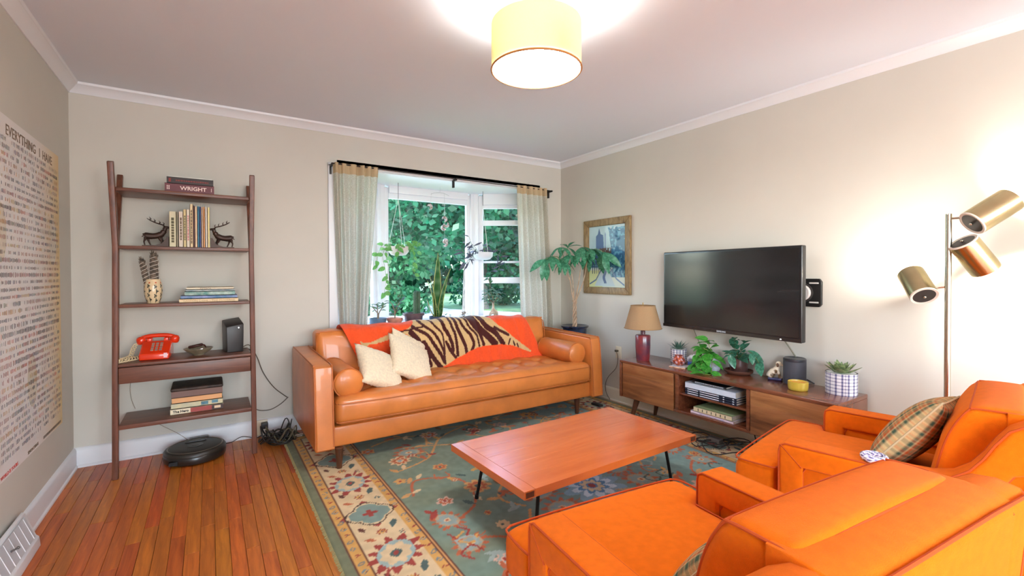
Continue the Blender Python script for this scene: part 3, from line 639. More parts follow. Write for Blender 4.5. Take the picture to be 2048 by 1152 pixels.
# ---- throw blanket with a striped animal
def make_throw():
    body = [(.939,.722),(.958,.676),(.96,.649),(.974,.654),(1.008,.687),(1.096,.697),(1.173,.719),(1.252,.737),(1.324,.745),(1.33,.705),(1.325,.659),(1.344,.61),(1.40,.55),(1.47,.47),(1.55,.40),(1.611,.457),(1.656,.467),(1.761,.514),(1.857,.552),(1.942,.582),(2.063,.592),(2.187,.59),(2.312,.571),(2.41,.531),(2.51,.49),(2.528,.499),(2.442,.56),(2.347,.627),(2.279,.691),(2.211,.743),(2.154,.784),(2.1,.84),(1.95,.90),(1.63,.93),(1.45,.86),(1.315,.781),(1.216,.774),(1.177,.763),(1.099,.732),(1.023,.706),(.969,.706)]
    S = [([(1.353,.755),(1.407,.69),(1.441,.621),(1.476,.561),(1.5,.48)],.047),([(1.333,.705),(1.342,.648),(1.359,.614)],.026),([(1.456,.667),(1.509,.577),(1.553,.506),(1.594,.445)],.042),([(1.37,.80),(1.396,.781),(1.493,.721),(1.547,.64),(1.601,.549),(1.626,.489)],.029),([(1.44,.83),(1.48,.79),(1.548,.737),(1.592,.656),(1.625,.576),(1.635,.478)],.023),([(1.53,.85),(1.564,.789),(1.621,.722),(1.632,.633),(1.634,.555)],.019),([(1.63,.86),(1.648,.769),(1.684,.698),(1.708,.627),(1.713,.577)],.032),([(1.656,.651),(1.691,.579),(1.739,.516)],.026),([(1.70,.88),(1.715,.775),(1.741,.713),(1.752,.623),(1.758,.534)],.027),([(1.75,.88),(1.769,.756),(1.803,.669),(1.829,.607),(1.839,.551)],.032),([(1.79,.87),(1.827,.763),(1.887,.693),(1.912,.62),(1.894,.571)],.027),([(1.85,.85),(1.884,.754),(1.945,.688),(1.968,.595)],.021),([(1.88,.85),(1.92,.762),(1.982,.696),(2.016,.601)],.029),([(1.93,.84),(1.977,.748),(2.063,.67),(2.126,.602)],.063),([(2.0,.84),(2.051,.759),(2.14,.695),(2.213,.595)],.052),([(2.135,.743),(2.205,.707),(2.276,.67)],.029),([(1.205,.756),(1.315,.776),(1.48,.794)],.013),([(2.295,.631),(2.274,.58)],.015),([(2.324,.608),(2.337,.569)],.013),([(2.359,.583),(2.373,.55)],.013)]
    nu, nv = 300, 130; U, V = np.meshgrid(np.linspace(0, 1, nu), np.linspace(0, 1, nv))
    Sv = V*.86                      # metres along the drape, from the seat upwards
    zf = .425+Sv                    # print coordinate
    lx = .83+np.clip(.805-zf, -.02, .4)*.43; rx = 2.505+np.clip(.77-zf, -.06, .4)*.40
    bow = .012*np.sin(U*9)
    Xw = lx+(rx-lx)*U
    path = [(3.515, .445), (3.545, .50), (3.553, .60), (3.568, .70), (3.588, .775), (3.62, .815), (3.68, .833), (3.745, .825), (3.80, .79), (3.835, .72), (3.925, .66), (3.93, .56)]
    pp = spline([(0, a, c) for a, c in path], 6); ds = np.cumsum([0]+[(pp[i+1]-pp[i]).length for i in range(len(pp)-1)]); sv = np.clip(Sv/.86*ds[-1], 0, ds[-1])
    Yw = np.interp(sv, ds, [q.y for q in pp]); Zw = np.interp(sv, ds, [q.z for q in pp])
    # the print follows the real height on the front of the drape
    top = ds[int(np.argmax([q.z for q in pp]))]; zf = np.where(sv <= top, Zw, Zw.max()+(sv-top))
    lx = .83+np.clip(.805-zf, -.02, .4)*.43; rx = 2.505+np.clip(.79-zf, -.06, .4)*.40; Xw = lx+(rx-lx)*U
    fold = .010*np.sin(Xw*17+Zw*5)*np.clip(sv/.1, 0, 1)+.006*np.sin(Xw*41+2)
    Zw = Zw+.008*np.sin((Xw-1.695)*5+1.0)*np.clip((zf-.6)*5, 0, 1)+np.where(sv > top*.9, .006*np.sin(Xw*23), 0); Yw = Yw-.012-abs(fold)*.9
    orange = np.array(L3((236, 84, 40))); beige = np.array(L3((206, 170, 118))); dk = np.array(L3((72, 32, 30)))
    col = np.zeros((nv, nu, 3)); col[:] = orange
    inb = inpoly(Xw, zf, body); col[inb] = beige
    for pts, w in S:
        q = spline([(a, c, 0) for a, c in pts], 4); q = [(v.x, v.y) for v in q]; col[(nearline(Xw, zf, q) < w*.48) & inb] = dk
    col *= (.94+.12*vnoise(Xw*120, zf*120, 3))[..., None]
    b = B(); idx = np.arange(nu*nv).reshape(nv, nu)
    b.add(np.stack([Xw, Yw, Zw], -1).reshape(-1, 3).tolist(), np.stack([idx[:-1, :-1], idx[:-1, 1:], idx[1:, 1:], idx[1:, :-1]], -1).reshape(-1, 4).tolist(), col.reshape(-1, 3).tolist())
    return b
th = make_throw().build('throw_blanket', ATTR('knit_throw', .95, .4, 500, sheen=.2, spec=.1), None, angle=179, recalc=False)
md = th.modifiers.new('thick', 'SOLIDIFY'); md.thickness = .005; md.offset = 1
tag(th, 'bright orange knitted throw with striped tiger draped over the sofa back', 'blanket')

# ================================================================ COFFEE TABLE
m_cherry = WOOD('cherry_tabletop', (204, 92, 28), (226, 114, 44), (.8, 7, 7), rough=.16, coat=.7, vscale=1.6)
m_endgr = M('dark_joint', (96, 46, 22), .5)
m_blk = M('black_steel', (26, 25, 26), .45, metal=.6)
ct = thing('coffee_table', 'low cherry wood coffee table with thin splayed black steel legs', 'coffee table', (1.69, 1.93, .003), R_(1.4))
TZ = .305
for i in range(5):
    b = B(); y0 = -.335+i*.134; b.box(-.545, .545, y0+.0004, y0+.1336, TZ-.036, TZ); b.build('board', m_cherry, ct, bevel=.0006, seg=1)
for s in (-1, 1):
    b = B(); b.box(min(s*.546, s*.605), max(s*.546, s*.605), -.335, .335, TZ-.036, TZ); b.build('breadboard_end', WOOD('cherry_end', (204, 92, 28), (226, 114, 44), (7, .8, 7), .16, .7, 1.6), ct, bevel=.001, seg=1)
    b = B(); b.box(s*.575-.022, s*.575+.022, -.3362, -.334, TZ-.030, TZ-.006); b.build('tenon', m_endgr, ct)
for sx in (-1, 1):
    for sy in (-1, 1):
        b = B(); b.tube([(sx*.45, sy*.235, TZ-.03), (sx*.49, sy*.26, .014)], .0085, 10); lg = b.build('leg', m_blk, ct)
        b = B(); b.lathe([(.011, .009), (.011, .03)], 10, (sx*.49, sy*.26, 0)); b.build('foot', m_blk, lg)

# ================================================================ ARMCHAIRS
m_or = M('orange_wool_upholstery', (228, 108, 10), .95, var=.025, vscale=40, bump=.5, bscale=500, bdist=.003, sheen=.06, spec=.08)
m_pip = M('orange_piping', (186, 72, 8), .9)
def make_chair():
    ch = thing('armchair', '', 'armchair', (0, 0, 0), 0, 'orange armchairs')
    outer = [(.40, .11), (.40, .30), (.40, .52), (.396, .542), (.378, .552), (.2, .552), (.0, .552), (-.05, .556), (-.10, .572), (-.14, .605), (-.17, .65), (-.195, .70), (-.225, .748), (-.262, .774), (-.30, .780), (-.338, .772), (-.353, .75), (-.325, .40), (-.30, .11)]
    inner = [(-.22, .11), (-.24, .40), (-.262, .62), (-.235, .61), (-.20, .55), (-.155, .503), (-.10, .476), (-.03, .47), (.15, .469), (.315, .468), (.315, .30), (.315, .11)]
    for s in (-1, 1):
        x0, x1 = sorted((s*.278, s*.380)); b = B(); b.softprism(outer+inner, 'x', x0, x1, .016)
        a = b.build('arm', m_or, ch, angle=55)
        b = B(); b.softprism([(.325, .11), (.325, .478), (-.03, .478), (-.10, .484), (-.155, .51), (-.20, .558), (-.235, .616), (-.27, .63), (-.245, .40), (-.225, .11)], 'x', *sorted((s*.294, s*.364)), .008)
        b.build('inset_panel', m_or, a, angle=55)
        def dense(pl):
            o_ = []
            for (a0, c0), (a1, c1) in zip(pl[:-1], pl[1:]):
                n_ = max(1, int(math.hypot(a1-a0, c1-c0)/.03)); o_ += [(a0+(a1-a0)*i/n_, c0+(c1-c0)*i/n_) for i in range(n_)]
            return o_+[pl[-1]]
        for x in (s*.3765, s*.2815):
            b = B(); b.tube([(x, y-.0025*(y > .37), z_-.003*(z_ > .5)) for y, z_ in dense(outer[:17])], .0034, 6); b.build('piping', m_pip, a)
        for x in (s*.366, s*.292):
            b = B(); b.tube([(x, y, z_) for y, z_ in dense([(.317, .12), (.317, .45), (.305, .470), (-.03, .471), (-.10, .477), (-.155, .504), (-.20, .551), (-.235, .611)])], .0034, 5); b.build('piping', m_pip, a)
        b = B(); b.tube([(s*.3795, .392, .544), (s*.3795, .317, .47)], .002, 5); b.build('mitre_seam', m_pip, a)
    b = B(); b.softprism([(-.22, .782), (-.28, .784), (-.325, .780), (-.346, .770), (-.354, .75), (-.326, .40), (-.302, .11), (-.20, .11), (-.22, .55)], 'x', -.29, .29, .004); bf = b.build('back_frame', m_or, ch, angle=55)
    b = B(); b.tube([(-.372, -.351, .766), (-.2, -.351, .770), (.2, -.351, .770), (.372, -.351, .766)], .0036, 6); b.build('piping', m_pip, bf)
    for s in (-1, 1):
        b = B(); b.tube([(s*.374, -.351, .74), (s*.372, -.325, .40), (s*.370, -.301, .12)], .0034, 6); b.build('piping', m_pip, bf)
    b = B(); b.rbox((0, .06, .205), (.70, .74, .19), .02, (4, 4, 3)); b.build('base', m_or, ch)
    # T-shaped seat cushion
    def seat(u, v):
        y = -.20+.775*v; t = 1/(1+math.exp(-(y-.408)/.006)); hw = .272+t*.098
        e = min(1, min(v, 1-v)/.045); k = math.sqrt(max(0, 1-(1-e)**2)); a = 2*PI*u; c, s_ = math.cos(a), math.sin(a)
        p = .22; x = hw*abs(c)**p*(1 if c >= 0 else -1); z = .075*abs(s_)**(p*1.3)*(1 if s_ >= 0 else -1)*(.55+.45*k)
        x *= (.93+.07*k)
        if z > 0: z += .022*(1-(x/hw)**4)*math.sin(PI*min(1, max(0, v)))**.5
        return (x, y, .372+z)
    b = B(); b.grid(72, 60, seat, cu=True); n0 = 0; w = 72
    b.f.append(tuple(range(w-1, -1, -1))); b.f.append(tuple(60*w+i for i in range(w)))
    sc = b.build('seat_cushion', m_or, ch, angle=60)
    for zz in (.438, .305):
        pts = [(-.27, -.15, zz), (-.272, .1, zz), (-.272, .385, zz), (-.282, .404, zz), (-.35, .412, zz), (-.369, .43, zz), (-.369, .54, zz), (-.352, .568, zz), (-.30, .577, zz), (0, .579, zz+.003)]
        pts = pts+[(-x, y, z) for x, y, z in pts[-2::-1]]
        b = B(); b.tube(spline(pts, 4), .0036, 6); b.build('piping', m_pip, sc)
    # back cushion, leaning, T-shaped towards the top
    def bfn(p):
        x, y, z = p; t = 1/(1+math.exp(-(z-.10)/.02)); x = x*(1+.035*t)+.006*t
        k = (1-min(1, abs(x)/.33)**4)*(1-min(1, abs(z)/.2)**3); y += .018*k if y > 0 else 0
        if z > .12: z += .018*(1-(x/.33)**2)*(1-((y)/.09)**2)
        y += -.04*(z/.19) - (.03*((z-.05)/.14)**2 if z > .05 else 0)
        return (x, y, z)
    b = B(); b.rbox((0, -.135, .595), (.56, .14, .375), .03, (22, 8, 20), bfn); bk = b.build('back_cushion', m_or, ch, angle=179)
    def seam(pts):
        b = B(); b.tube(spline(pts, 5), .0034, 6); b.build('piping', m_pip, bk)
    def surf(x, yl, zl): q = bfn(Vector((x, yl, zl))); return (q[0], q[1]-.135, q[2]+.595)
    seam([surf(x, .0605, .178) for x in (-.272, -.2, -.1, 0, .1, .2, .272)])
    seam([surf(x, -.0605, .178) for x in (-.272, -.2, -.1, 0, .1, .2, .272)])
    for s in (-1, 1):
        seam([surf(s*.272, .0605, z) for z in (-.15, -.05, .05, .12, .16, .178)]); seam([surf(s*.276, y, .181) for y in (.0605, .03, -.03, -.0605)])
    for sx in (-1, 1):
        for y in (-.26, .37):
            b = B(); b.lathe([(.012, .008), (.02, .12)], 12, (sx*.31, y, 0)); b.build('leg', m_walnut, ch)
    return ch
ch1 = make_chair(); ch1.location = (1.06, .59, .004); ch1.rotation_euler = (0, 0, R_(-5.4))
ch2 = copy_tree(ch1); ch2.location = (2.321, .615, .004); ch2.rotation_euler = (0, 0, R_(9.5))
ch2['label'] = 'orange upholstered armchair beside the brass floor lamp holding a green plaid pillow'
ch1['label'] = 'orange upholstered armchair standing away from the floor lamp, pillow mostly hidden by its back'
# plaid pillows
def plaid_pillow(label, loc, rot, w, h, t):
    n = 64; b = B(); g = np.array(L3((70, 92, 74))); cr_ = np.array(L3((206, 176, 126))); rs = np.array(L3((196, 92, 46))); tn = np.array(L3((150, 128, 86)))
    base = pillow_b(w, h, t, n=n, pinch=.07, puff=.45)
    cols = []
    def band(q):
        q = (q*w/.056) % 1.0
        return cr_ if q < .14 else (g if q < .42 else (cr_ if q < .52 else (rs if q < .66 else (cr_*.9 if q < .74 else (tn if q < .9 else rs*.8+cr_*.2)))))
    for s in range(2):
        for j in range(n+1):
            for i in range(n+1): cols.append(tuple(.62*band(i/n)+.38*band(j/n)))
    base.c = cols; me = base.mesh('plaid_pillow', ATTR('plaid_wool', .95, .4, 350, spec=.1), angle=179)
    o = link('plaid_pillow', me); o.location = loc; o.rotation_euler = rot; tag(o, label, 'pillow', 'plaid pillows on the armchairs')
    b = B(); q = []
    for k in range(80):
        s_ = k/80*4; i = int(s_); f = s_-i; a, c = [(2*f-1, -1), (1, 2*f-1), (1-2*f, 1), (-1, 1-2*f)][i]
        q.append((w/2*a*(1-.07*(1-c*c)*abs(a)), 0, h/2*c*(1-.07*(1-a*a)*abs(c))))
    b.tube(q, .004, 5, closed=True); b.build('piping', M('plaid_piping', (196, 176, 136), .9), o)
    return o
m1 = Matrix.Translation((1.06, .59, 0)) @ Matrix.Rotation(R_(-5.4), 4, 'Z'); m2 = Matrix.Translation((2.321, .615, 0)) @ Matrix.Rotation(R_(9.5), 4, 'Z')
p1 = m1 @ Vector((-.03, .035, .535)); p2 = m2 @ Vector((-.03, .03, .605))
plaid_pillow('green and orange plaid pillow mostly hidden behind an armchair back', p1, (R_(38), 0, R_(-5)), .33, .28, .11)
plaid_pillow('green and orange plaid pillow standing upright in the armchair by the floor lamp', p2, (R_(36), R_(6), R_(6)), .38, .36, .14)
# little patterned dish on the arm of the far chair
d_ = m2 @ Vector((-.350, .10, .557))
dish = thing('trinket_dish', 'small round dish with white and purple scribble pattern on chair arm', 'dish', d_)
def dcol(u, v):
    k = math.sin(u*2*PI*9+6*math.sin(v*9))+math.sin(v*31+u*40); return L3((236, 232, 240)) if k > -.2 else (L3((112, 96, 176)) if k > -1.0 else L3((60, 60, 90)))
b = B(); pf = [(.026, 0), (.037, .005), (.042, .015), (.040, .024), (.032, .028), (.027, .02), (.005, .016)]
b.grid(48, len(pf)*3, lambda u, v: (lambda q: (q[0]*math.cos(2*PI*u), q[0]*math.sin(2*PI*u), q[1]))((np.interp(v*(len(pf)-1), range(len(pf)), [a for a, _ in pf]), np.interp(v*(len(pf)-1), range(len(pf)), [c for _, c in pf]))), cu=True, colfn=dcol)
b.build('body', ATTR('glazed_print', .2, coat=.5), dish, angle=60)
# ================================================================ LADDER DESK
m_wal = WOOD('walnut_shelf', (84, 46, 32), (122, 72, 50), (1.6, 18, 18), .42, .1, 2.5)
m_walv = WOOD('walnut_post', (86, 48, 33), (126, 74, 52), (18, 18, 1.6), .42, .1, 2.5)
SX0, SX1 = -.488, .243
ds = thing('ladder_desk', 'dark walnut leaning ladder desk with five shelves and a drawer', 'desk', ((SX0+SX1)/2, 3.6, 0))
for x in (SX0, SX1):
    b = B(); pts = [(3.605, 0), (3.722, 1.42)]
    b.prism([(3.588, 0), (3.622, 0), (3.765, 1.40), (3.962, 1.875), (3.935, 1.885), (3.742, 1.462), (3.602, 1.905), (3.568, 1.895), (3.706, 1.40)], 'x', x-.015, x+.015)
    W(b, 'post', m_walv, ds, bevel=.004)
def shelf(name, z, th, y0, y1):
    b = B(); b.box(SX0+.015, SX1-.015, y0, y1, z-th, z); return W(b, name, m_wal, ds, bevel=.003)
shelf('shelf', 1.757, .022, 3.628, 3.925); shelf('shelf', 1.409, .02, 3.70, 3.93); shelf('shelf', 1.043, .02, 3.68, 3.94); shelf('desk_top', .684, .018, 3.625, 3.945); shelf('shelf', .315, .026, 3.612, 3.945)
b = B(); b.box(SX0+.018, SX1-.018, 3.622, 3.64, .565, .662); W(b, 'drawer_front', m_wal, ds, bevel=.003)
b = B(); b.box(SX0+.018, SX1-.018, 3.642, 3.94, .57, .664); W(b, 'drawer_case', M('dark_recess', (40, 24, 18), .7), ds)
# ---- books
def book(x0, x1, y0, y1, z0, z1, cover, label, group, spine='-y', pages=(226, 216, 196), name='book', rough=.5, var=0, rgb2=None, cid=None):
    """closed book: cover (boards and spine) and page block; spine faces -y or -x"""
    t = thing(name, label, 'book', ((x0+x1)/2, (y0+y1)/2, z0), 0, group)
    mc = M('cover_%s' % (cid or '%d_%d_%d' % cover), cover, rough, var=var, vscale=25, rgb2=rgb2); mp = M('pages_%d_%d_%d' % pages, pages, .9, var=.05, vscale=60)
    dz, dy, dx = z1-z0, y1-y0, x1-x0; e = .0022
    b = B(); bp = B()
    if spine == '-y':
        if dx >= dz: b.box(x0, x1, y0, y0+.004, z0, z1); b.box(x0, x1, y0, y1, z0, z0+e); b.box(x0, x1, y0, y1, z1-e, z1); bp.box(x0+.003, x1-.003, y0+.004, y1-.003, z0+e, z1-e)
        else: b.box(x0, x1, y0, y0+.003, z0, z1); b.box(x0, x0+e*.7, y0, y1, z0, z1); b.box(x1-e*.7, x1, y0, y1, z0, z1); bp.box(x0+e*.7, x1-e*.7, y0+.003, y1-.003, z0+.002, z1-.003)
    else:
        b.box(x0, x0+.004, y0, y1, z0, z1); b.box(x0, x1, y0, y1, z0, z0+e); b.box(x0, x1, y0, y1, z1-e, z1); bp.box(x0+.004, x1-.003, y0+.003, y1-.003, z0+e, z1-e)
    W(b, 'cover', mc, t); W(bp, 'pages', mp, t); return t
g1 = 'books on the top shelf of the ladder desk'
z = 1.757
t = book(-.237, .027, 3.66, 3.86, z, z+.056, (104, 44, 50), 'maroon art book with large white spine lettering on the top shelf', g1)
mt = M('pale_lettering', (240, 214, 204), .6); text('spine_lettering', 'WRIGHT', .034, mt, t, (-.157, 3.6592, z+.017), (1, 0, 0), (0, 0, 1), sx=1.05, bold=.0006)
text('spine_lettering', 'I', .034, mt, t, (.008, 3.6592, z+.017), (1, 0, 0), (0, 0, 1), sx=.8)
b = B(); 
for k in range(4): b.box(-.226+(k % 2)*.009, -.221+(k % 2)*.009, 3.659, 3.6596, z+.016+(k//2)*.014, z+.027+(k//2)*.014)
W(b, 'spine_mark', mt, t)['kind'] = 'stuff'
t = book(-.227, .023, 3.67, 3.85, z+.0565, z+.098, (48, 32, 30), 'black art book with red spine lettering atop the maroon book', g1)
b = B(); rr = random.Random(1); x = -.18
while x < -.01:
    w_ = rr.uniform(.006, .014); b.box(x, x+w_, 3.669, 3.6696, z+.073, z+.081); x += w_+.003
b.box(-.217, -.205, 3.669, 3.6696, z+.066, z+.09)
W(b, 'spine_mark', M('dull_red_print', (138, 52, 46), .6), t)['kind'] = 'stuff'
t = tag(link('paper_booklet', B().box(-.218, .016, 3.68, 3.845, z+.0985, z+.105).mesh('paper_booklet', M('white_card', (228, 224, 214), .7), bevel=.001)), 'thin white booklet lying on the black art book', 'booklet', g1)
# upright books
ups = [(-.220, -.183, 1.638, (206, 196, 160), 'thick pale yellow-green book at the stag end of the row'), (-.182, -.171, 1.635, (128, 118, 92), 'thin olive book second in the upright row'), (-.170, -.146, 1.641, (214, 196, 176), 'pink and cream book after the olive book'), (-.145, -.129, 1.655, (208, 186, 130), 'cream and lime paperback in the upright row'), (-.128, -.110, 1.657, (216, 202, 178), 'off-white book with small dark title'), (-.109, -.092, 1.694, (222, 196, 150), 'tallest cream book in the upright row'), (-.091, -.083, 1.684, (92, 44, 40), 'thin dark red book beside the tallest book'), (-.082, -.069, 1.679, (226, 190, 150), 'peach paperback beside the blue books'), (-.068, -.058, 1.682, (40, 112, 142), 'teal blue book in the upright row'), (-.057, -.048, 1.68, (58, 74, 132), 'dark blue book after the teal one'), (-.047, -.037, 1.679, (206, 170, 140), 'tan booklet between blue and orange books'), (-.036, -.027, 1.681, (232, 160, 96), 'orange booklet in the upright row'), (-.026, -.013, 1.678, (200, 188, 176), 'grey and white booklet near the row end'), (-.012, .001, 1.679, (226, 206, 140), 'cream yellow book closing the row')]
for i, (x0, x1, zt, c, lb) in enumerate(ups):
    t = book(x0, x1, 3.715, 3.895, 1.409, zt, c, lb, 'upright books between the stag bookends')
    if x1-x0 > .015:
        m_ = M('spine_ink_%d' % (i % 3), ((90, 84, 60), (196, 120, 120), (110, 90, 70))[i % 3], .7)
        if i == 0: text('spine_lettering', 'The Glow Book', .021, m_, t, (-.2045, 3.7142, zt-.035), (0, 0, -1), (1, 0, 0), sx=1.15) if False else None
        b = B(); rr = random.Random(i); zz = zt-.04
        while zz > 1.45:
            h_ = rr.uniform(.008, .02); b.box(x0+(x1-x0)*.3, x0+(x1-x0)*.7, 3.7142, 3.7148, zz-h_, zz); zz -= h_+.004
        W(b, 'spine_mark', m_, t)['kind'] = 'stuff'
# ---- stag bookends
m_bronze = M('dark_bronze', (66, 48, 40), .45, metal=.45, bump=.2, bscale=120)
def stag(x, s, label):
    t = thing('stag_bookend', label, 'bookend', (x, 3.76, 1.409), 0, 'stag bookends'); P = lambda a, z_, y=0: (x+s*a, 3.76+y, 1.409+z_)
    b = B(); b.prism([(P(-.075, 0)[0], 1.409), (P(.062, 0)[0], 1.409), (P(.062, 0)[0], 1.475), (P(.052, 0)[0], 1.475), (P(.03, 0)[0], 1.432), (P(-.01, 0)[0], 1.418), (P(-.075, 0)[0], 1.416)], 'y', 3.73, 3.79); W(b, 'base', m_bronze, t)
    b = B()
    b.tube(spline([P(-.068, .066), P(-.058, .070), P(-.03, .067), P(.0, .071), P(.022, .082), P(.036, .102), P(.044, .118)], 4), [.006]+[.017]*3+[.0205]*5+[.019]*4+[.0195]*4+[.016]*4+[.0115]*3+[.009], 12)
    b.tube(spline([P(.036, .112), P(.048, .126), P(.062, .126), P(.070, .121)], 4), [.010, .011, .0115, .011, .010, .009, .008, .0075, .0065, .006, .0055, .005, .004], 10)
    b.tube([P(-.068, .07), P(-.078, .062)], [.004, .002], 6)
    for a0, a1, a2, y in ((-.058, -.066, -.062, -.009), (-.05, -.042, -.034, .009), (.012, .024, .018, -.009), (.018, .034, .03, .009)):
        b.tube(spline([P(a0, .058, y), P(a0*.5+a1*.5, .042, y), P(a1, .03, y), P(a2, .009, y)], 3), [.0105, .009, .0075, .0065, .0055, .005, .0045, .0042, .004, .004], 8)
    W(b, 'body', m_bronze, t)
    for y in (-1, 1):
        b = B(); main = spline([P(.042, .132, .004*y), P(.03, .142, .012*y), P(0, .152, .018*y), P(-.03, .166, .022*y), P(-.05, .18, .022*y)], 5)
        b.tube(main, [.0038-.0022*i/20 for i in range(len(main))], 6)
        for k in (4, 8, 12, 16): q = main[k]; b.tube([q, q+Vector((s*.004, .002*y, .012)), q+Vector((s*-.002, .003*y, .02))], [.0024, .002, .001], 5)
        W(b, 'antler', m_bronze, t)
        b = B(); b.tube([P(.042, .128, .005*y), P(.032, .132, .016*y)], [.004, .0015], 6); W(b, 'ear', m_bronze, t)
stag(-.286, 1, 'bronze stag bookend with its head turned towards the thick pale book')
stag(.066, -1, 'bronze stag bookend facing the cream yellow end of the book row')
# ---- vase with sage bundles
vz = 1.043; vx, vy = -.31, 3.77
vase = thing('ceramic_vase', 'cream ceramic vase painted with dark leaves and orange buds', 'vase', (vx, vy, vz))
def vprof(t): return np.interp(t, [0, .06, .25, .5, .75, .92, 1], [.030, .034, .044, .049, .047, .040, .038])
def vcol(u, v):
    c = np.array(L3((226, 200, 158))); a = u*8 % 1.0; st = int(u*8)
    for k in range(4):
        zc = .12+.19*k+.04*(st % 2); dx = (a-.5+(.12 if k % 2 else -.12))*1.25; dz = (v-zc)*3.2; r_ = math.hypot(dx, dz); th_ = math.atan2(dz, dx)
        if r_ < .20+.12*math.cos(3*th_): c = np.array(L3((48, 52, 48)))
    if math.hypot((a-.5)*1.2, (v-.86)*4) < .16: c = np.array(L3((196, 96, 56)))
    if abs(a-.5) < .05 and v < .8: c = np.array(L3((60, 64, 52)))
    return tuple(c)
b = B(); b.grid(128, 60, lambda u, v: (vprof(v)*math.cos(2*PI*u), vprof(v)*math.sin(2*PI*u), .155*v), cu=True, colfn=vcol); b.build('body', ATTR('painted_ceramic', .3, coat=.3), vase, angle=179, recalc=True)
b = B(); b.lathe([(.030, .001), (.030, .006)], 24); b.build('bottom', M('cream_ceramic', (226, 200, 158), .3), vase)
b = B(); b.lathe([(.038, .155), (.034, .153), (.036, .10), (.001, .02)], 24); b.build('inner_wall', MATS['cream_ceramic'], vase)
m_sage = M('dried_sage', (112, 98, 84), .95, var=.3, vscale=60, bump=1, bscale=120, bdist=.02)
m_tw = M('white_twine', (226, 214, 200), .8)
def sage(p0, p1, r, label):
    t = thing('sage_bundle', label, 'herb bundle', p0, 0, 'dried herb bundles in the vase'); p0, p1 = Vector(p0), Vector(p1)
    b = B(); n = 14; pts = [p0.lerp(p1, i/n) for i in range(n+1)]; rr = random.Random(3); b.tube(pts, [r*(.75+.3*math.sin(PI*(i/n)**.8)+rr.uniform(-.05, .05)) for i in range(n+1)], 14)
    d = (p1-p0).normalized(); x = d.orthogonal().normalized(); y = d.cross(x)
    for k in range(70):
        a = rr.random()*2*PI; q = p0.lerp(p1, .35+.65*rr.random()); o_ = (x*math.cos(a)+y*math.sin(a)); b.tube([q+o_*r*.9, q+o_*r*1.12+d*.012], [.0022, .0008], 4)
    for k in range(14): a = rr.random()*2*PI; o_ = (x*math.cos(a)+y*math.sin(a))*r*.6; b.tube([p1+o_*.8, p1+o_+d*rr.uniform(.008, .02)], [.003, .001], 4)
    W(b, 'herbs', m_sage, t)
    for ph in (0, PI):
        b = B(); L = (p1-p0).length; q = []
        for i in range(90):
            s_ = i/89; a = ph+s_*2*PI*4.2; q.append(p0.lerp(p1, .22+.7*s_)+(x*math.cos(a)+y*math.sin(a))*r*(1.02+.12*math.sin(PI*s_)))
        b.tube(q, .0016, 5); W(b, 'twine', m_tw, t)
sage((vx-.010, vy-.004, vz+.012), (vx-.058, vy, vz+.285), .0165, 'slim dried sage bundle leaning out of the vase, tied with white twine')
sage((vx+.008, vy+.006, vz+.012), (vx+.004, vy+.004, vz+.325), .022, 'thick upright dried sage bundle in the vase, tied with white twine')
# ---- stack on third shelf
g3 = 'flat stack of art books on the third shelf'; z = 1.043
t = book(-.172, .160, 3.705, 3.91, z, z+.024, (234, 204, 158), 'cream book with faded gold capitals, lowest in the flat stack', g3)
text('spine_lettering', 'GASTON DIEHL - THE MODERNS', .0155, M('faded_gold_print', (178, 142, 96), .6), t, (-.152, 3.7042, z+.006), (1, 0, 0), (0, 0, 1), sx=1.28)
t = book(-.165, .155, 3.71, 3.91, z+.0245, z+.045, (62, 110, 150), 'blue and violet art book above the cream book', g3, var=.0, rgb2=(140, 150, 190), cid='blueviolet')
t = book(-.143, .142, 3.715, 3.90, z+.0455, z+.072, (188, 204, 190), 'pale green painted art book in the flat stack', g3, rgb2=(70, 130, 120), cid='palegreen')
t = book(-.137, .140, 3.718, 3.90, z+.0725, z+.084, (120, 150, 160), 'thin grey-blue art book under the cream topmost one', g3, rgb2=(200, 204, 196), cid='greyblue')
t = book(-.132, .134, 3.715, 3.89, z+.0845, z+.100, (226, 210, 180), 'cream book lettered AZTECA topmost on the flat stack', g3)
text('spine_lettering', 'AZTECA', .013, M('grey_brown_print', (140, 120, 100), .6), t, (-.06, 3.7142, z+.0875), (1, 0, 0), (0, 0, 1), sx=1.3)
# ---- red telephone
m_tel = M('red_plastic', (232, 56, 20), .22, coat=.4); m_key = M('grey_keys', (150, 136, 120), .5)
tz = .684
tel = thing('telephone', 'bright red push-button desk telephone with coiled cream cord', 'telephone', (-.298, 3.775, tz), R_(-4))
b = B(); b.prism([(-.088, .002), (-.086, .040), (-.074, .047), (.03, .108), (.085, .108), (.10, .05), (.10, .002)], 'x', -.078, .078); b.build('body', m_tel, tel, bevel=.008)
for s in (-1, 1):
    b = B(); b.box(s*.045-.012, s*.045+.012, .038, .062, .100, .126); b.box(s*.045-.012, s*.045+.012, .082, .10, .100, .126); b.build('cradle', m_tel, tel, bevel=.004)
b = B(); b.tube(spline([(-.085, .072, .128), (-.05, .072, .138), (0, .072, .141), (.05, .072, .138), (.085, .072, .128)], 5), .0135, 12)
for s in (-1, 1): b.lathe([(.004, -.032), (.024, -.030), (.027, -.020), (.025, .0), (.018, .012), (.004, .016)], 18, (s*.092, .066, .122), Matrix.Rotation(s*.25, 3, 'Y') @ Matrix.Rotation(.25, 3, 'X'))
b.build('handset', m_tel, tel, angle=50)
slope = math.atan2(.061, .104)
kp = []
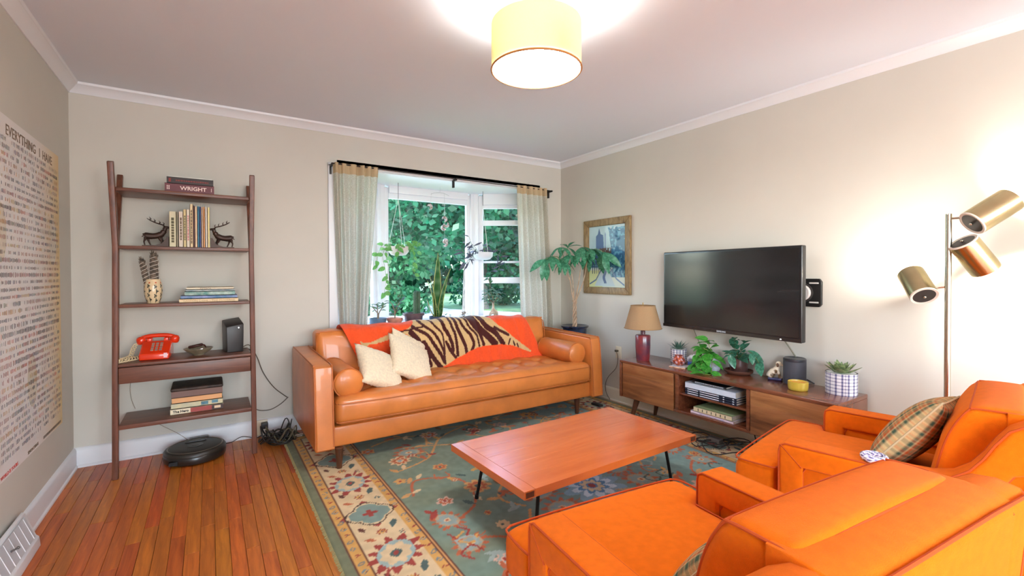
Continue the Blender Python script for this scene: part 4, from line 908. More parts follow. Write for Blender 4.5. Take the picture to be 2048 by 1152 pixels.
for r in range(4):
    for c in range(3):
        b = B(); y = -.052+r*.019; zc = .047+(y+.074)*.5865+.002; b.obox((-.016+c*.022, y, zc), (.014, .0125, .004), Matrix.Rotation(slope, 3, 'X')); b.build('key', m_key, tel)
b = B(); b.box(-.02, .02, -.089, -.0865, .016, .034); 
b = B(); b.obox((.058, -.0875, .028), (.018, .003, .03)); b.build('number_label', M('white_label', (240, 200, 206), .5), tel)
b = B(); q = []
path = spline([(-.11, .06, .095), (-.128, .05, .06), (-.135, .02, .022), (-.15, -.03, .012), (-.185, -.085, .012), (-.165, -.12, .012), (-.13, -.085, .013), (-.10, -.04, .012), (-.082, .0, .014)], 26)
for i, p_ in enumerate(path):
    a = i*.62; k_ = min(1, i/12, (len(path)-1-i)/10); q.append(p_+Vector((math.cos(a)*.011, math.sin(a)*.005, math.sin(a)*.010+.003))*k_)
b.tube(q, .0026, 6); b.build('coiled_cord', M('cream_cord', (226, 204, 160), .5), tel)
# ---- bowl with glasses case
bw = thing('ceramic_bowl', 'shallow grey-green ceramic bowl beside the telephone', 'bowl', (-.072, 3.765, tz))
b = B(); b.lathe([(.030, 0), (.032, .006), (.06, .022), (.085, .046), (.083, .048), (.058, .027), (.028, .012), (.001, .011)], 36); b.build('body', M('grey_glaze', (128, 118, 96), .35, var=.15, vscale=25), bw, angle=60)
gc = thing('sunglasses', 'folded dark brown sunglasses resting in the ceramic bowl', 'sunglasses', (-.075, 3.765, tz+.03)); m_tort = M('brown_acetate', (66, 38, 32), .2, coat=.4)
b = B(); b.rbox((-.012, .0, .033), (.085, .035, .02), .009, (4, 4, 3), None, Matrix.Rotation(-.18, 3, 'Y')); b.build('frame', m_tort, gc)
for s in (-1, 1):
    b = B(); b.tube(spline([(-.05, .018*s, .026), (0, .02*s, .04), (.035, .018*s, .034), (.044, .014*s, .02)], 4), .0035, 6); b.build('temple', m_tort, gc)
ks = thing('metal_keyring', 'shiny metal key fob in the ceramic bowl', 'keys', (-.055, 3.735, tz+.03)); b = B(); b.sphere((0, 0, .012), (.014, .008, .009), 12, 8); b.tube([(.012, 0, .012), (.03, -.003, .02), (.06, -.002, .026)], .0022, 6); b.build('fob', M('chrome', (220, 220, 222), .15, metal=1), ks)
# ---- black speaker / router box
sp = thing('modem_tower', 'tall black modem tower with slanted top on the ladder desk', 'modem', (.131, 3.83, tz), R_(8)); m_bp = M('black_plastic', (46, 41, 40), .42)
b = B(); vs_ = [(-.05, -.075, 0), (.05, -.075, 0), (.05, .085, 0), (-.05, .085, 0), (-.054, -.075, .178), (.054, -.075, .196), (.054, .085, .232), (-.054, .085, .216)]
b.add(vs_, [(0,3,2,1),(4,5,6,7),(0,1,5,4),(1,2,6,5),(2,3,7,6),(3,0,4,7)]); b.build('body', m_bp, sp, bevel=.005)
b = B(); b.lathe([(.0045, 0), (.0045, .002)], 10, (.022, -.0752, .170), Matrix.Rotation(PI/2, 3, 'X')); b.build('status_light', M('status_led', (250, 250, 255), .3, emit=(255, 255, 255), estr=1.5), sp)
# ---- lower stack
gl = 'stack of albums and books on the lowest shelf'; z = .315
t = book(-.226, .066, 3.70, 3.92, z, z+.036, (236, 222, 190), 'white and red paperback at the bottom of the low stack', gl)
text('spine_lettering', 'The Hero', .022, M('black_print', (40, 34, 30), .6), t, (-.212, 3.6992, z+.011), (1, 0, 0), (0, 0, 1), sx=.95, bold=.0008)
b = B(); b.box(-.118, .0, 3.6988, 3.6998, z+.003, z+.033); W(b, 'spine_band', M('red_brown_print', (168, 76, 70), .6), t); b = B(); b.box(.0, .066, 3.6988, 3.6998, z+.003, z+.033); W(b, 'spine_band', M('dark_print', (72, 52, 52), .6), t); b = B(); b.box(.014, .05, 3.6982, 3.6990, z+.01, z+.027); W(b, 'spine_label', M('cream_print', (236, 206, 170), .6), t)
t = book(-.222, .062, 3.705, 3.92, z+.0365, z+.07, (222, 206, 160), 'cream book with blue painted spine in the low stack', gl, rgb2=(196, 196, 168), cid='creamblue'); b = B(); b.box(-.06, -.02, 3.7038, 3.7048, z+.042, z+.064); b.box(0, .035, 3.7038, 3.7048, z+.046, z+.066); W(b, 'spine_picture', M('blue_print', (88, 128, 140), .6, var=.2, vscale=60), t)
t = book(-.218, .058, 3.71, 3.92, z+.0705, z+.106, (232, 170, 112), 'peach orange book in the middle of the low stack', gl)
t = book(-.220, .062, 3.705, 3.925, z+.1065, z+.150, (120, 90, 80), 'thick tan album with worn dark top lying on the low stack', gl, pages=(196, 160, 130))
b = B(); b.rbox((-.079, 3.815, z+.162), (.29, .232, .022), .01, (4, 4, 3), None, Matrix.Rotation(R_(2), 3, 'X')); tag(b.build('photo_album', M('worn_dark_leather', (66, 50, 42), .6, var=.3, vscale=20, bump=.4, bscale=90)), 'dark worn leather album topmost on the low stack', 'album', gl)
# ================================================================ ROBOT VACUUM, PLUGS, CABLES, VENT
rv = thing('robot_vacuum', 'black round robot vacuum docked under the ladder desk', 'robot vacuum', (-.095, 3.735, 0))
m_rv = M('black_gloss_plastic', (34, 31, 28), .3, coat=.2); m_rv2 = M('dark_grey_plastic', (48, 44, 38), .4)
b = B(); b.lathe([(.150, .006), (.172, .012), (.176, .03), (.176, .052), (.172, .058)], 48); b.build('bumper', m_rv, rv, angle=50)
b = B(); b.lathe([(.174, .058), (.174, .070), (.166, .080), (.158, .083), (.09, .086), (.0, .087)], 48); b.build('top_shell', m_rv2, rv, angle=50)
b = B(); b.lathe([(.148, .0835), (.152, .0865), (.156, .0835)], 48, close=True); b.build('trim_ring', M('grey_ring', (120, 112, 100), .3, metal=.5), rv)
b = B(); b.lathe([(.045, .086), (.045, .0885), (.038, .0885)], 32); b.lathe([(.02, .0885), (.02, .090)], 24); b.build('button_dial', m_rv, rv)
b = B(); b.rbox((0, .085, .09), (.12, .03, .012), .005, (3, 3, 2)); b.build('bin_handle', m_rv, rv)
b = B(); b.box(-.135, -.09, -.158, -.13, .022, .045); b.build('sensor_window', M('sensor_black', (12, 12, 12), .2), rv)
dk = thing('charging_dock', 'black charging dock behind the robot vacuum', 'charging dock', (-.075, 3.90, 0)); b = B(); b.rbox((0, .01, .044), (.13, .07, .084), .02, (3, 3, 3)); b.build('body', m_rv, dk)
b = B(); b.tube(spline([(.0, .02, .02), (.12, .0, .012), (.19, -.005, .012), (.25, -.01, .04), (.30, -.01, .03), (.345, -.005, .012), (.395, .02, .02)], 5), .003, 6); b.build('power_cord', m_bp, dk)
def outlet(name, label, loc, axis):
    t = thing(name, label, 'outlet', loc); b = B()
    if axis == 'y': b.box(-.036, .036, -.006, 0, -.058, .058)
    else: b.box(-.006, 0, -.036, .036, -.058, .058)
    b.build('cover_plate', M('ivory_plastic', (222, 208, 180), .45), t, bevel=.003); return t
ot = outlet('wall_outlet', 'cream wall outlet plate low on the wall behind the desk leg', (.318, YB-.0205, .068), 'y')
ad = thing('power_adapter', 'white plug adapter with black plug in the outlet by the cable pile', 'power adapter', (.335, YB-.03, .0)); b = B(); b.rbox((0, -.018, .035), (.042, .036, .062), .004, (3, 3, 3)); b.build('body', M('white_plastic', (228, 220, 210), .4), ad); b = B(); b.rbox((-.004, -.022, .09), (.045, .04, .044), .006, (3, 3, 3)); b.build('black_plug', m_bp, ad)
m_cab = M('black_cable', (38, 33, 30), .5); m_cabg = M('olive_cable', (92, 84, 62), .5); m_cabw = M('white_cable', (214, 200, 184), .5)
CPS = 1.4
cp_ = thing('cable_pile', 'tangled pile of black cables on the floor beside the sofa arm', 'cables', (.405, 3.74, .004)); rr = random.Random(12)
for k in range(15):
    b = B(); n = 40; ax_, ay_ = rr.uniform(.07, .12), rr.uniform(.045, .10); cx_, cy_ = rr.uniform(-.03, .04), rr.uniform(-.03, .06); tl = rr.uniform(-.9, .9); hz = rr.uniform(.03, .17); q = []
    for i in range(n):
        a = 2*PI*i/n; px_, py_ = ax_*math.cos(a), ay_*math.sin(a); q.append((cx_+px_*math.cos(tl)-py_*math.sin(tl), cy_+px_*math.sin(tl)+py_*math.cos(tl), .008+hz*(.5+.5*math.sin(a+k))*(.6+.4*math.sin(3*a+k))))
    b.tube(q, rr.choice((.0055, .0045, .0035)), 6, closed=True); b.build('cable_loop', m_cabg if k % 4 == 1 else m_cab, cp_)
b = B(); b.tube(spline([(.02, -.02, .03), (.08, .0, .02), (.13, .03, .018), (.17, .04, .014)], 5), .0035, 6); b.tube(spline([(.04, -.03, .02), (.1, .0, .018), (.16, -.0, .014)], 5), .003, 6); b.build('white_lead', m_cabw, cp_)
for nm, pts, lb in (('wire', [(.19, 3.87, .70), (.24, 3.93, .70), (.29, 3.955, .60), (.33, 3.958, .48), (.40, 3.958, .36), (.49, 3.958, .27)], 'thin dark wire hanging from the modem towards the sofa'), ('wire', [(.20, 3.88, .69), (.245, 3.945, .66), (.262, 3.958, .56), (.255, 3.958, .35), (.27, 3.958, .22), (.36, 3.958, .19), (.44, 3.958, .22), (.50, 3.958, .27)], 'thin dark wire looping low along the wall beside the desk')):
    b = B(); b.tube(spline(pts, 8), .0035, 6); tag(b.build(nm, M('grey_wire', (96, 84, 72), .5)), lb, 'wire')
b = B(); b.tube(spline([(-.44, 3.95, .56), (-.455, 3.958, .48), (-.45, 3.958, .40), (-.43, 3.958, .33)], 6), .0018, 5); b.tube(spline([(-.38, 3.958, .28), (-.3, 3.958, .2), (-.2, 3.955, .12), (-.14, 3.95, .06)], 6), .0018, 5)
tag(b.build('phone_wire', M('beige_wire', (150, 140, 124), .5)), 'thin beige phone wire running down the wall behind the ladder desk', 'wire')
# floor register at the left baseboard
vt = thing('heat_register', 'white metal baseboard heat register on the left wall', 'heat register', (XL+.02, 2.62, 0))
b = B(); b.prism([(0, 0), (.062, 0), (.058, .045), (.048, .055), (.012, .165), (0, .17)], 'y', -.30, .29); b.build('housing', m_white, vt, bevel=.004)
b = B(); b.prism([(.0505, .06), (.016, .158), (.020, .160), (.0545, .062)], 'y', -.26, .25); b.build('grille_face', M('grey_enamel', (190, 192, 196), .4), vt)
for k in range(9):
    b = B(); y = -.24+k*.058; b.add([(.052, y, .062), (.018, y, .156), (.022, y+.004, .158), (.056, y+.004, .064)], [(0, 1, 2, 3)]); b.build('louver', m_white, vt, recalc=False)
b = B(); b.tube([(.035, .02, .115), (.055, .02, .125)], .004, 8); b.sphere((.057, .02, .126), .006, 8, 6); b.build('lever', M('dull_steel', (110, 108, 106), .4, metal=.7), vt)
# ================================================================ POSTER
po = thing('wall_poster', 'large pale wall poster covered in rows of tiny coloured marks', 'poster', (XL, 3.22, .36))
PY0, PY1, PZ0, PZ1 = 2.60, 3.698, .362, 1.917
b = B()
b.grid(60, 60, lambda u, v: (XL+.0025+.0006*math.sin(u*9)*math.sin(v*7), PY0+(PY1-PY0)*u, PZ0+(PZ1-PZ0)*v), colfn=lambda u, v: tuple(np.array(L3((226, 220, 216)))*(1-min(1, max(0, (u-.55)/.42))**1.6)+np.array(L3((224, 194, 140)))*min(1, max(0, (u-.55)/.42))**1.6)); b.box(XL+.0002, XL+.002, PY0, PY1, PZ0, PZ1, (.7, .62, .5))
W(b, 'paper', ATTR('poster_paper', .55, coat=.15), po, recalc=False)
b = B(); rr = random.Random(17); pal = [(70, 52, 56), (150, 60, 56), (214, 96, 70), (206, 150, 70), (120, 118, 130), (92, 92, 108), (168, 150, 140), (60, 60, 66), (176, 110, 100), (222, 180, 110), (130, 140, 150), (110, 70, 60)]
rows = 43
for r in range(rows):
    zc = 1.815-r*(1.815-.445)/(rows-1); y = PY0+.03; rp = rr.sample(pal, 4); dens = rr.uniform(.55, .9); tall = rr.uniform(.015, .024)
    run = 0
    while y < PY1-.035:
        w_ = rr.uniform(.0035, .0065); h_ = tall*rr.uniform(.6, 1.1)
        if run <= 0: cc = rr.choice(rp); run = rr.randint(2, 9)
        run -= 1; c = np.array(L3(tuple(max(0, min(255, v+rr.uniform(-22, 22))) for v in cc)))*.75+.14
        if rr.random() < dens: 
            z0 = zc-h_/2; b.add([(XL+.0034, y, z0), (XL+.0034, y+w_, z0), (XL+.0034, y+w_, z0+h_), (XL+.0034, y, z0+h_)], [(0, 1, 2, 3)], tuple(c))
        y += w_+rr.uniform(.005, .0085)
o = W(b, 'printed_figures', ATTR('poster_print', .6), po, recalc=False, smooth=False); o['kind'] = 'stuff'
m_pt = M('poster_ink', (122, 102, 82), .6)
for w_, y_ in (('EVERYTHING', 2.868), ('I', 3.335), ('HAVE', 3.392)): text('title_lettering', w_, .066, m_pt, po, (XL+.0032, y_, 1.838), (0, 1, 0), (0, 0, 1), sx=1.06)
text('caption_lettering', 'WORLD IS YOURS', .022, M('poster_red', (186, 72, 66), .6), po, (XL+.0032, 2.745, .372), (0, 1, 0), (0, 0, 1), sx=1.15)
text('caption_lettering', 'SIMON EVANS', .022, m_pt, po, (XL+.0032, 3.085, .372), (0, 1, 0), (0, 0, 1), sx=1.15)
b = B(); y = 3.33; rr = random.Random(4)
while y < 3.66: w_ = rr.uniform(.006, .011); b.add([(XL+.0032, y, .373), (XL+.0032, y+w_, .373), (XL+.0032, y+w_, .388), (XL+.0032, y, .388)], [(0, 1, 2, 3)]); y += w_+.004
W(b, 'caption_print', m_pt, po, recalc=False, smooth=False)
# ================================================================ TV CONSOLE
m_cw = WOOD('walnut_console', (92, 48, 30), (134, 76, 48), (16, 1.4, 16), .2, .5, 2.4)
m_cd = WOOD('walnut_door', (108, 62, 36), (172, 112, 66), (9, 1.0, 9), .36, .25, 2.0)
KX0, KX1, KY0, KY1, KZ0, KZ1 = 2.845, 3.232, 1.115, 2.715, .205, .51
cs = thing('media_console', 'long low walnut media console with open middle shelf under the television', 'media console', (3.04, 1.915, 0))
def part(name, x0, x1, y0, y1, z0, z1, mat=m_cw, bev=.003, par=None): return W(B().box(x0, x1, y0, y1, z0, z1), name, mat, par or cs, bevel=bev)
part('top', KX0, KX1, KY0, KY1, KZ1-.024, KZ1, bev=.004); part('bottom', KX0+.01, KX1, KY0+.022, KY1-.022, KZ0, KZ0+.02)
part('side', KX0, KX1, KY0, KY0+.022, KZ0, KZ1-.024); part('side', KX0, KX1, KY1-.022, KY1, KZ0, KZ1-.024)
N0, N1 = 1.632, 2.14
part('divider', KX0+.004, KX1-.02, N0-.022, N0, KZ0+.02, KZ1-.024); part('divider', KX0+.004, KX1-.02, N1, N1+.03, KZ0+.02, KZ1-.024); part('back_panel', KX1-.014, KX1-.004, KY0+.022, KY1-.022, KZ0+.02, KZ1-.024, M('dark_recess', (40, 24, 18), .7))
part('shelf', KX0+.02, KX1-.014, N0, N1, .338, .352)
for y0, y1 in ((KY0+.026, N0-.026), (N1+.045, KY1-.03)):
    d = None
    for k in range(3):
        o = part('door', KX0+.006, KX0+.024, y0, y1, KZ0+.004, .482, m_cd, .002) if k == 0 else part('door_strip', KX0+.0045, KX0+.0062, y0+.001, y1-.001, KZ0+.008+k*.092, KZ0+.008+k*.092+.090, WOOD('walnut_door_pale', (138, 84, 48), (190, 130, 78), (9, 1.0, 9), .36, .25, 2.0) if k == 2 else m_cd, .0005, d)
        d = d or o
for x, y, sx, sy in ((KX0+.06, KY1-.14, -.02, .05), (KX1-.07, KY1-.14, .02, .05), (KX0+.06, KY0+.14, -.02, -.05), (KX1-.07, KY0+.14, .02, -.05)):
    b = B(); b.tube([(x, y, KZ0), (x+sx, y+sy, .0115)], [.024, .014], 14); W(b, 'leg', m_walnut, cs)
# ---- books in the open shelf (spines face the room, -x)
gk = 'books in the media console'
def kbook(y0, y1, z0, z1, cover, label, xin=.0, dep=.21, **kw):
    return book(KX0+.035+xin, KX0+.035+xin+dep, y0, y1, z0, z1, cover, label, gk, spine='-x', **kw)
z = .352
m_wp = M('white_spine_print', (222, 226, 232), .5)
for k in range(3):
    t = kbook(1.715, 2.105, z, z+.0145, (40, 48, 66), ('slim navy magazine volume with white spine blocks, lowest of three', 'slim navy magazine volume with white spine blocks, middle of three', 'slim navy magazine volume with white spine blocks, under the thick white book')[k])
    b = B(); xs_ = KX0+.0345
    for y0, y1 in ((2.0, 2.085), (1.84, 1.985), (1.80, 1.81), (1.73, 1.742)): b.box(xs_-.0004, xs_+.0005, y0, y1, z+.005, z+.011)
    W(b, 'spine_mark', m_wp, t)['kind'] = 'stuff'; z += .015
t = kbook(1.72, 2.105, z, z+.042, (218, 226, 236), 'thick white hardback lying in the media console', dep=.24)
z += .0425
t = kbook(1.80, 2.06, z, z+.014, (34, 36, 40), 'black paperback with pale lettering topmost in the console', xin=.02, dep=.18)
b = B(); rr = random.Random(8); y = 1.82
while y < 2.03: w_ = rr.uniform(.005, .012); b.box(KX0+.0543, KX0+.0553, y, y+w_, z+.004, z+.010); y += w_+.003
W(b, 'spine_mark', m_wp, t)['kind'] = 'stuff'
t = kbook(1.735, 2.06, .225, .243, (232, 214, 224), 'pale pink book lying on the console floor', dep=.23); b = B(); y = 1.8
while y < 1.99: b.box(KX0+.0343, KX0+.0353, y, y+.006, .231, .2345); y += .008
W(b, 'spine_mark', M('blue_grey_print', (150, 150, 190), .6), t)['kind'] = 'stuff'
t = kbook(1.745, 2.035, .2435, .275, (170, 186, 134), 'green book with cream spine on the pale pink book', dep=.22)
b = B(); b.box(KX0+.0338, KX0+.0352, 1.746, 2.034, .245, .273); W(b, 'spine_band', M('cream_cloth', (226, 208, 168), .7), t); b = B()
for k in range(7): b.box(KX0+.0332, KX0+.0340, 1.79+k*.034, 1.796+k*.034, .25, .268)
W(b, 'spine_mark', M('dark_green_print', (60, 64, 50), .6), t)['kind'] = 'stuff'
# ================================================================ TELEVISION
TVA = Vector((3.135, 2.500)); TVB = Vector((3.028, 1.385)); td = (TVB-TVA).normalized(); ang = math.atan2(td.y, td.x)
tv = thing('television', 'black flat-screen television tilted out from the wall on a bracket', 'television', (TVA.x, TVA.y, 1.095), ang)   # local +x runs along the screen, -y faces the room
Lw = (TVB-TVA).length; hz = .302
b = B(); b.rbox((Lw/2, .022, 0), (Lw, .045, hz*2), .008, (4, 3, 4)); b.build('housing', M('tv_black', (22, 21, 23), .3, coat=.2), tv, angle=60)
b = B(); b.box(.016, Lw-.016, -.0035, .0, -hz+.03, hz-.016); b.build('screen', M('tv_screen', (30, 30, 32), .16, var=.18, vscale=3, stretch=(.5, 1, 6), spec=.6), tv)
b = B(); b.box(0, Lw, -.004, .0, -hz, -hz+.022); b.build('lower_bezel', M('tv_bezel', (30, 29, 31), .25, coat=.3), tv)
text('brand_lettering', 'SAMSUNG', .018, M('silver_print', (214, 216, 220), .3), tv, (Lw/2-.045, -.0045, -hz+.005), (1, 0, 0), (0, 0, 1), world=False, sx=.92)
b = B(); b.sphere((Lw-.13, -.004, -hz+.010), (.006, .002, .003), 8, 6); b.build('power_light', M('led_white', (255, 255, 255), .3, emit=(255, 255, 255), estr=2), tv)
b = B(); b.rbox((Lw*.5, .06, -.05), (.5, .04, .3), .01, (3, 3, 3)); b.build('rear_cover', m_bp, tv)
mt_ = thing('tv_mount', 'black swivel wall bracket showing beside the television edge', 'tv mount', (XR, 1.47, 1.098))
b = B(); b.prism([(-.108, -.075), (-.095, -.09), (.16, -.09), (.16, .09), (-.095, .09), (-.108, .072)], 'x', -.02, 0); b.build('wall_plate', M('bracket_black', (20, 19, 19), .4), mt_, bevel=.003)
for zz in (-.062, .062):
    b = B(); b.rbox((-.021, -.065, zz), (.004, .055, .010), .0019, (3, 3, 3)); b.build('slot', M('slot_light', (196, 192, 188), .5), mt_)
b = B(); b.tube([(-.018, .0, 0), (-.06, .0, 0)], .052, 24); b.build('pivot_cover', M('grey_plastic', (196, 190, 186), .4), mt_)
b = B(); b.tube([(-.018, -.0, 0), (-.03, -.0, 0)], .062, 24); b.build('pivot_ring', M('dark_ring', (44, 40, 38), .4), mt_)
b = B(); b.bar((-.05, .0, 0), (-.115, .30, 0), .05, .025); b.build('arm', M('bracket_black', (20, 19, 19), .4), mt_)
for y, pts, lb in ((0, [(3.20, 2.27, .80), (3.225, 2.25, .72), (3.238, 2.20, .60), (3.238, 2.19, .53)], 'thin dark cable dropping from the television behind the trailing plant'), (1, [(3.15, 1.56, .80), (3.2, 1.53, .72), (3.238, 1.49, .62), (3.24, 1.47, .52)], 'grey cable dropping from the television behind the smart speaker')):
    b = B(); b.tube(spline(pts, 6), .0055 if y else .003, 6); tag(b.build('tv_cable', M('dull_grey_cable', (120, 116, 100), .5)), lb, 'cable')
# ================================================================ CONSOLE TOP THINGS
KT = KZ1
# table lamp
tl = thing('table_lamp', 'table lamp with mottled red ceramic base and tapered linen shade', 'table lamp', (2.985, 2.587, KT))
b = B(); b.lathe([(.050, 0), (.054, .01), (.060, .11), (.061, .20), (.057, .208), (.025, .213)], 40); b.build('base', M('red_blue_glaze', (150, 46, 44), .3, rgb2=(74, 44, 62), vscale=9, coat=.5, bump=.1, bscale=30), tl, angle=50)
b = B(); b.lathe([(.018, .205), (.019, .24), (.014, .248), (.008, .252), (.006, .27)], 20); b.build('neck', M('lamp_neck', (92, 52, 60), .35), tl, angle=50)
m_linen = None
def linen(name, rgb, tr):
    m, nt, bs = _new(name); n = _noise(nt, 300, 2); r = nt.nodes.new('ShaderNodeValToRGB'); r.color_ramp.elements[0].color = L4(tuple(v*.88 for v in rgb)); r.color_ramp.elements[1].color = L4(rgb)
    nt.links.new(n.outputs['Fac'], r.inputs[0]); nt.links.new(r.outputs[0], bs.inputs['Base Color']); bs.inputs['Roughness'].default_value = .9
    t = nt.nodes.new('ShaderNodeBsdfTranslucent'); nt.links.new(r.outputs[0], t.inputs[0]); mx = nt.nodes.new('ShaderNodeMixShader'); mx.inputs[0].default_value = tr
    nt.links.new(bs.outputs[0], mx.inputs[1]); nt.links.new(t.outputs[0], mx.inputs[2]); nt.links.new(mx.outputs[0], nt.nodes['Material Output'].inputs[0]); MATS[name] = m; return m
b = B(); b.lathe([(.150, .262), (.098, .452), (.096, .452), (.148, .262)], 48, close=True); b.build('lamp_shade', linen('shade_linen', (196, 158, 116), .3), tl, angle=60)
b = B()
for r_, z_ in ((.1505, .264), (.0985, .450)): b = B(); b.tube([(r_*math.cos(2*PI*i/40), r_*math.sin(2*PI*i/40), z_) for i in range(40)], .0028, 5, closed=True); b.build('shade_rim', M('shade_trim', (158, 122, 84), .8), tl)
b = B()
for s in (-1, 1): b.tube(spline([(s*.008, 0, .25), (s*.035, 0, .262), (s*.042, 0, .33), (s*.02, 0, .43), (0, 0, .452)], 5), .0022, 6)
b.tube([(0, 0, .45), (0, 0, .475)], [.003, .004], 8); b.build('harp', M('brass', (190, 160, 90), .3, metal=1), tl)
# plaid pots
def plaid_pot(name, label, loc, r, h, kind, nl, seed):
    t = thing(name, label, 'potted plant', loc, 0)
    wht, nv = np.array(L3((236, 236, 240))), np.array(L3((52, 58, 120)))
    def pc(u, v):
        a = (u*16) % 1.0; c = (v*6.5) % 1.0; k = (.75 if a < .2 else 0)+(.3 if .45 < a < .75 and int(u*16) % 3 == 0 else 0)+(.6 if c < .17 else 0)
        return tuple(wht*(1-min(1, k))+nv*min(1, k))
    b = B(); b.grid(160, 52, lambda u, v: (r*math.cos(2*PI*u), r*math.sin(2*PI*u), h*v), cu=True, colfn=pc); b.build('pot', ATTR('plaid_glaze', .25, coat=.4), t, angle=179)
    b = B(); b.lathe([(r*.99, h), (r*.92, h), (r*.91, h*.8)], 36); b.build('rim', M('white_glaze', (238, 238, 240), .25), t); b = B(); b.lathe([(r*.98, .001), (r*.98, .004)], 24); b.build('bottom', MATS['white_glaze'], t)
    b = B(); b.lathe([(r*.91, h*.86), (.001, h*.9)], 24); b.build('soil', M('soil', (52, 40, 32), .95, bump=.6, bscale=60), t)
    rr = random.Random(seed)
    if kind == 'spiky': mesh_ = leaf_mesh('spike_leaf', LEAF('haworthia_green', (54, 92, 78), (104, 140, 120), .1), lambda t_: .085*(1-t_)**.7+.002, 5, .6, .05)
    else: mesh_ = leaf_mesh('succulent_leaf', LEAF('succulent_green', (92, 116, 78), (150, 164, 110), .15), lambda t_: .16*math.sin(PI*min(.98, .25+t_*.75))**.9+.002, 6, .5, -.15)
    for k in range(nl):
        a = k*2.399; q = (k+.5)/nl; el = R_(80-58*q) if kind == 'spiky' else R_(82-64*q); d = Vector((math.cos(a)*math.cos(el), math.sin(a)*math.cos(el), math.sin(el)))
        ln = (.055+.035*rr.random()) if kind == 'spiky' else (.05+.05*q*rr.uniform(.8, 1.2))
        place('leaf', mesh_, t, (d.x*.012, d.y*.012, h*.88), d, (-d.x*.5, -d.y*.5, 1), ln*1.15, 1.3, world=False)
    return t
plaid_pot('potted_haworthia', 'spiky haworthia in a small white pot with blue plaid pattern', (3.165, 2.375, KT), .062, .105, 'spiky', 30, 1)
plaid_pot('potted_succulent', 'rosette succulent in a larger white pot with navy plaid pattern', (3.13, 1.212, KT), .080, .125, 'rosette', 26, 2)
# coaster + orange painted jar
co = thing('coaster', 'square cork coaster under the painted orange jar', 'coaster', (3.0, 2.235, KT), R_(12)); b = B(); b.box(-.062, .062, -.062, .062, 0, .008); b.build('slab', M('cork', (190, 150, 120), .8, var=.15, vscale=40), co, bevel=.001); b = B(); b.box(-.061, .061, -.061, .061, .008, .0092); b.build('top_tile', M('pale_tile', (206, 204, 206), .4), co)
jr = thing('painted_jar', 'small round orange jar with painted flower pattern on the coaster', 'jar', (3.01, 2.255, KT+.0092))
def jcol(u, v):
    k = math.sin(u*2*PI*5)*math.sin(v*11+1)+.5*math.sin(u*2*PI*11+v*7); c = (190, 84, 44)
    if k > .55: c = (206, 176, 190)
    elif k < -.6: c = (110, 44, 50)
    elif abs(k) < .12: c = (150, 60, 40)
    return L3(c)
jp = lambda v: np.interp(v, [0, .1, .3, .55, .8, .9, 1], [.022, .034, .046, .047, .034, .029, .032])
b = B(); b.grid(72, 40, lambda u, v: (jp(v)*math.cos(2*PI*u), jp(v)*math.sin(2*PI*u), .078*v), cu=True, colfn=jcol); b.build('body', ATTR('painted_ceramic', .3, coat=.3), jr, angle=179); b = B(); b.lathe([(.030, .074), (.001, .05)], 20); b.lathe([(.022, .0005), (.001, .0005)], 20); b.build('inside', M('dark_clay', (92, 40, 26), .6), jr)
# white and blue fish bowl ornament
fb = thing('blue_white_ornament', 'small white ceramic bird ornament on a blue base', 'ornament', (3.13, 2.222, KT)); b = B(); b.lathe([(.034, 0), (.036, .02), (.028, .028), (.001, .03)], 28); b.build('base', M('blue_glaze', (60, 104, 196), .2, coat=.5), fb)
b = B(); b.tube(spline([(.0, -.025, .03), (0, -.015, .055), (0, .008, .062), (0, .03, .048), (0, .04, .03)], 5), [.006]+[.016]*5+[.02]*6+[.016]*5+[.008]*4, 12); b.sphere((0, -.016, .075), .014, 12, 8); b.tube([(0, -.028, .075), (0, -.042, .07)], [.004, .001], 6); b.build('bird', M('white_glaze', (238, 238, 240), .25), fb)
# dog figurine
dg = thing('dog_figurine', 'small white ceramic spaniel figurine with brown patches on navy base', 'figurine', (3.15, 1.605, KT), R_(20))
b = B(); b.rbox((0, 0, .009), (.05, .085, .018), .008, (3, 3, 3)); b.build('base', M('navy_glaze', (48, 50, 96), .3, coat=.3), dg)
def dspot(p):
    for c, r in (((0, -.03, .045), .013), ((.012, .02, .05), .016), ((-.014, .015, .035), .014), ((0, .022, .105), .011), ((-.014, -.006, .062), .010), ((-.02, -.02, .03), .012)):
        if (p-Vector(c)).length < r*1.25: return L3((120, 92, 64))
    return L3((232, 214, 188))
b = B(); b.tube(spline([(0, .030, .022), (0, .024, .04), (0, .006, .062), (0, -.012, .082), (0, -.018, .098)], 6), [.012]+[.024]*6+[.023]*6+[.019]*6+[.015]*3+[.012]*3, 16)
b.sphere((0, -.020, .112), (.015, .018, .016), 16, 12); b.sphere((0, -.038, .106), (.008, .011, .008), 10, 8)
for s in (-1, 1):
    b.tube(spline([(s*.010, -.012, .075), (s*.011, -.022, .05), (s*.011, -.026, .02)], 4), [.010]*5+[.007]*4, 10); b.sphere((s*.011, -.031, .021), (.007, .011, .005), 8, 6); b.sphere((s*.018, .022, .034), (.011, .02, .018), 12, 8)
b.c = [dspot(Vector(v)) for v in b.v]; b.build('body', ATTR('painted_ceramic', .3, coat=.3), dg, angle=179)
for s in (-1, 1):
    b = B(); b.sphere((s*.0155, -.016, .105), (.004, .008, .014), 10, 8); b.build('ear', M('brown_glaze', (104, 74, 50), .35), dg)
b = B(); b.sphere((0, -.049, .107), .003, 6, 5); b.build('nose', M('black_glaze', (24, 20, 20), .3), dg)
